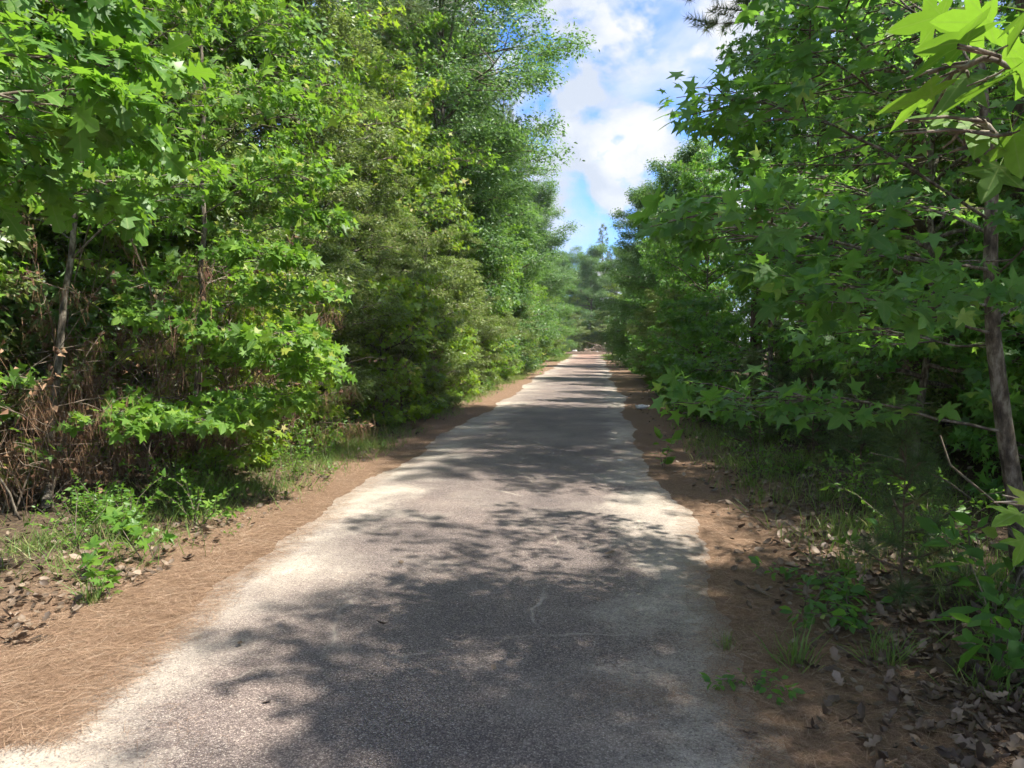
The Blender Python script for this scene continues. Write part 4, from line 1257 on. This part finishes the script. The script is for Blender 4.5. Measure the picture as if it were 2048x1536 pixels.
# fallen leaves: the largest ones lie on the ground as pieces of their own, the rest is litter
DL = [make_mesh('fallen_leaf_%d' % i, DRY_LEAF[0] * (1, 1, c), [DRY_LEAF[1]], M['dry_leaf'], np.zeros(len(DRY_LEAF[0]))) for i, c in enumerate((0.3, 0.8, 1.4, 2.2))]
n = 9000
yy = depth_sample(rng, n, 2.3, 26)
xx = 0.85 + rng.gamma(2.2, 0.72, n)
left = rng.random(n) < 0.22
xx = np.where(left, -2.9 - rng.gamma(1.6, 0.6, n), xx)
stray = rng.random(n) < 0.0012
xx = np.where(stray, rng.uniform(-2.4, 0.7, n), xx)
keep = stray | (rng.random(n) < np.where(left, 1.0, np.clip((xx - 0.75) / 1.0, 0.10, 1)))
P2 = np.column_stack((xx, yy))[keep]
n = len(P2)
pos = np.column_stack((P2, zed(P2) + 0.012 + rng.exponential(0.012, n)))
a = rng.uniform(0, 2 * pi, n)
D = np.column_stack((np.cos(a), np.sin(a), rng.normal(0, 0.22, n)))
N_ = np.column_stack((rng.normal(0, 0.42, (n, 2)), np.ones(n)))
sz = 0.060 * np.clip(rng.lognormal(0, 0.28, n), 0.5, 1.5)
X_, Y_, dp = to_px(pos)
score = np.where((X_ > 0) & (X_ < 2048) & (Y_ < 1536) & (dp > 0.5), sz / dp, 0)
order = np.argsort(-score)[:290]
yv = norm(D); nv = norm(N_ - yv * np.sum(N_ * yv, -1, keepdims=True)); xv = np.cross(yv, nv)
for i in order:
    o = link('fallen_leaf', DL[int(rng.integers(4))], ground)
    m = np.eye(4)
    m[:3, 0] = xv[i] * sz[i]; m[:3, 1] = yv[i] * sz[i]; m[:3, 2] = nv[i] * sz[i]; m[:3, 3] = pos[i]
    o.matrix_basis = Matrix(m.tolist())
r = np.ones(n, bool); r[order] = False
LITTER = rib_leaf([(0.01, 0), (0.26, 0.35), (0.28, 0.7), (0.01, 1.0)], -0.5, 0.3)
V, F, rr = scatter(LITTER[0], LITTER[1], pos[r], D[r], N_[r], sz[r], rng, rng.uniform(0.2, 2.4, r.sum()))
tag(link('leaf_litter', make_mesh('leaf_litter', V, [F], M['dry_leaf'], rr)), 'brown dry leaf litter under the trees', 'leaf litter', kind='stuff')

# ------------------------------------------------------------------ scraps of rubbish
def crumple(name, label, cat, P, size, mat, seed, flat=0.45):
    rng = np.random.default_rng(seed)
    u = np.linspace(0, 2 * pi, 15)[:-1]; v = np.linspace(0.12, pi - 0.12, 8)
    U, W = np.meshgrid(u, v)
    rad = 1 + rng.normal(0, 0.2, U.shape)
    V = np.stack((np.cos(U) * np.sin(W) * rad, np.sin(U) * np.sin(W) * rad * 0.75, np.cos(W) * rad * flat + flat * 0.6), -1).reshape(-1, 3) * size
    k = len(u); idx = np.arange(U.size).reshape(U.shape)
    F = np.stack((idx[:-1], np.roll(idx, -1, 1)[:-1], np.roll(idx, -1, 1)[1:], idx[1:]), -1).reshape(-1, 4)
    return tag(link(name, make_mesh(name, V, [F, idx[:1], idx[-1:, ::-1]], mat), None, (P[0], P[1], float(bumpy(P[0], P[1])))), label, cat)


crumple('crumpled_paper', 'crumpled white paper lying in the left verge grass', 'litter', gnd(652, 880), 0.085, M['paper'], 91)
crumple('crumpled_paper', 'white scrap under the foliage at the right road edge', 'litter', gnd(1285, 818), 0.14, M['paper'], 92)
crumple('paper_scrap', 'small white scrap on the right edge of the asphalt', 'litter', gnd(1240, 921), 0.04, M['paper'], 93, 0.2)
crumple('paper_scrap', 'small pale scrap on the right pine straw', 'litter', gnd(1519, 1138), 0.018, M['paper'], 94, 0.2)
crumple('plastic_scrap', 'tiny blue scrap on the straw at the right road edge', 'litter', gnd(1436, 1283), 0.011, M['blue_scrap'], 95, 0.35)

# ------------------------------------------------------------------ the end of the road: low bank, rubble, brush pile
def mound(name, label, cat, x, y, w, d, h, mat, seed, kind=None):
    rng = np.random.default_rng(seed)
    nx, ny = 26, 10
    X, Y = np.meshgrid(np.linspace(-w, w, nx), np.linspace(-d, d, ny))
    Z = h * np.clip(1 - (np.abs(X) / w) ** 3, 0, 1) * np.clip(1 - (Y / d) ** 2, 0, 1) * (1 + rng.normal(0, 0.18, X.shape)) - 0.03
    idx = np.arange(X.size).reshape(X.shape)
    F = np.stack((idx[:-1, :-1], idx[:-1, 1:], idx[1:, 1:], idx[1:, :-1]), -1).reshape(-1, 4)
    return tag(link(name, make_mesh(name, np.stack((X, Y, Z), -1).reshape(-1, 3), [F], mat, smooth=True), None, (x, y, 0)), label, cat, kind=kind)


mound('earth_bank', 'low dark earth bank across the end of the road', 'bank', -0.9, 83.2, 3.2, 0.7, 0.38, M['earth'], 96, 'structure')
rng = np.random.default_rng(97)
for i in range(9):
    crumple('rubble_chunk', 'pale rubble chunk dumped at the end of the road', 'rubble', (rng.uniform(-2.6, 0.1), rng.uniform(84.2, 85.5)), rng.uniform(0.15, 0.36), M['rubble'], 100 + i, 0.7)['group'] = 'rubble at the road end'
root = empty('brush_pile', (0.35, 87.0, 0))
tag(root, 'grey heap of cut branches at the end of the road', 'brush pile')
for i in range(46):
    x0 = rng.normal(0, 0.75)
    hgt = max(0.1, 1.25 - abs(x0) * 0.75) * rng.random()
    b = limb(rng, (x0, rng.uniform(-.7, .7), hgt), rng.uniform(0, 2 * pi), rng.uniform(-0.3, 0.6), rng.uniform(-0.5, 0.2), rng.uniform(0.7, 1.8), 6, 0.15)
    b[:, 2] = np.maximum(b[:, 2], 0.03)
    tb = [(b, taper(b, rng.uniform(0.02, 0.07), 0.012))] + [(q, taper(q, 0.014, 0.006)) for q in shoots(rng, b, 3, 0.4, 0.3)]
    link('cut_branch', tube_mesh('cut_branch', tb, M['dead_twig'], 5), root)

# ------------------------------------------------------------------ the warm damp air: far trees fade a little
def haze(density):
    m, N, L, out = new_mat('haze')
    v = N.new('ShaderNodeVolumePrincipled')
    v.inputs['Color'].default_value = (0.86, 0.93, 1.0, 1)
    v.inputs['Density'].default_value = density
    v.inputs['Anisotropy'].default_value = 0.2
    L.new(v.outputs[0], out.inputs['Volume'])
    x0, x1, y0, y1, z0, z1 = -905, 905, -305, 1505, -1.0, 25.0
    V = [(x, y, z) for x in (x0, x1) for y in (y0, y1) for z in (z0, z1)]
    F = [(0, 1, 3, 2), (4, 6, 7, 5), (0, 4, 5, 1), (2, 3, 7, 6), (0, 2, 6, 4), (1, 5, 7, 3)]
    tag(link('haze', make_mesh('haze', np.array(V, float), [np.array(F)], m)), 'thin pale haze hanging in the air over the road', 'haze', kind='stuff')


HAZE = 0.0004
if HAZE: haze(HAZE)
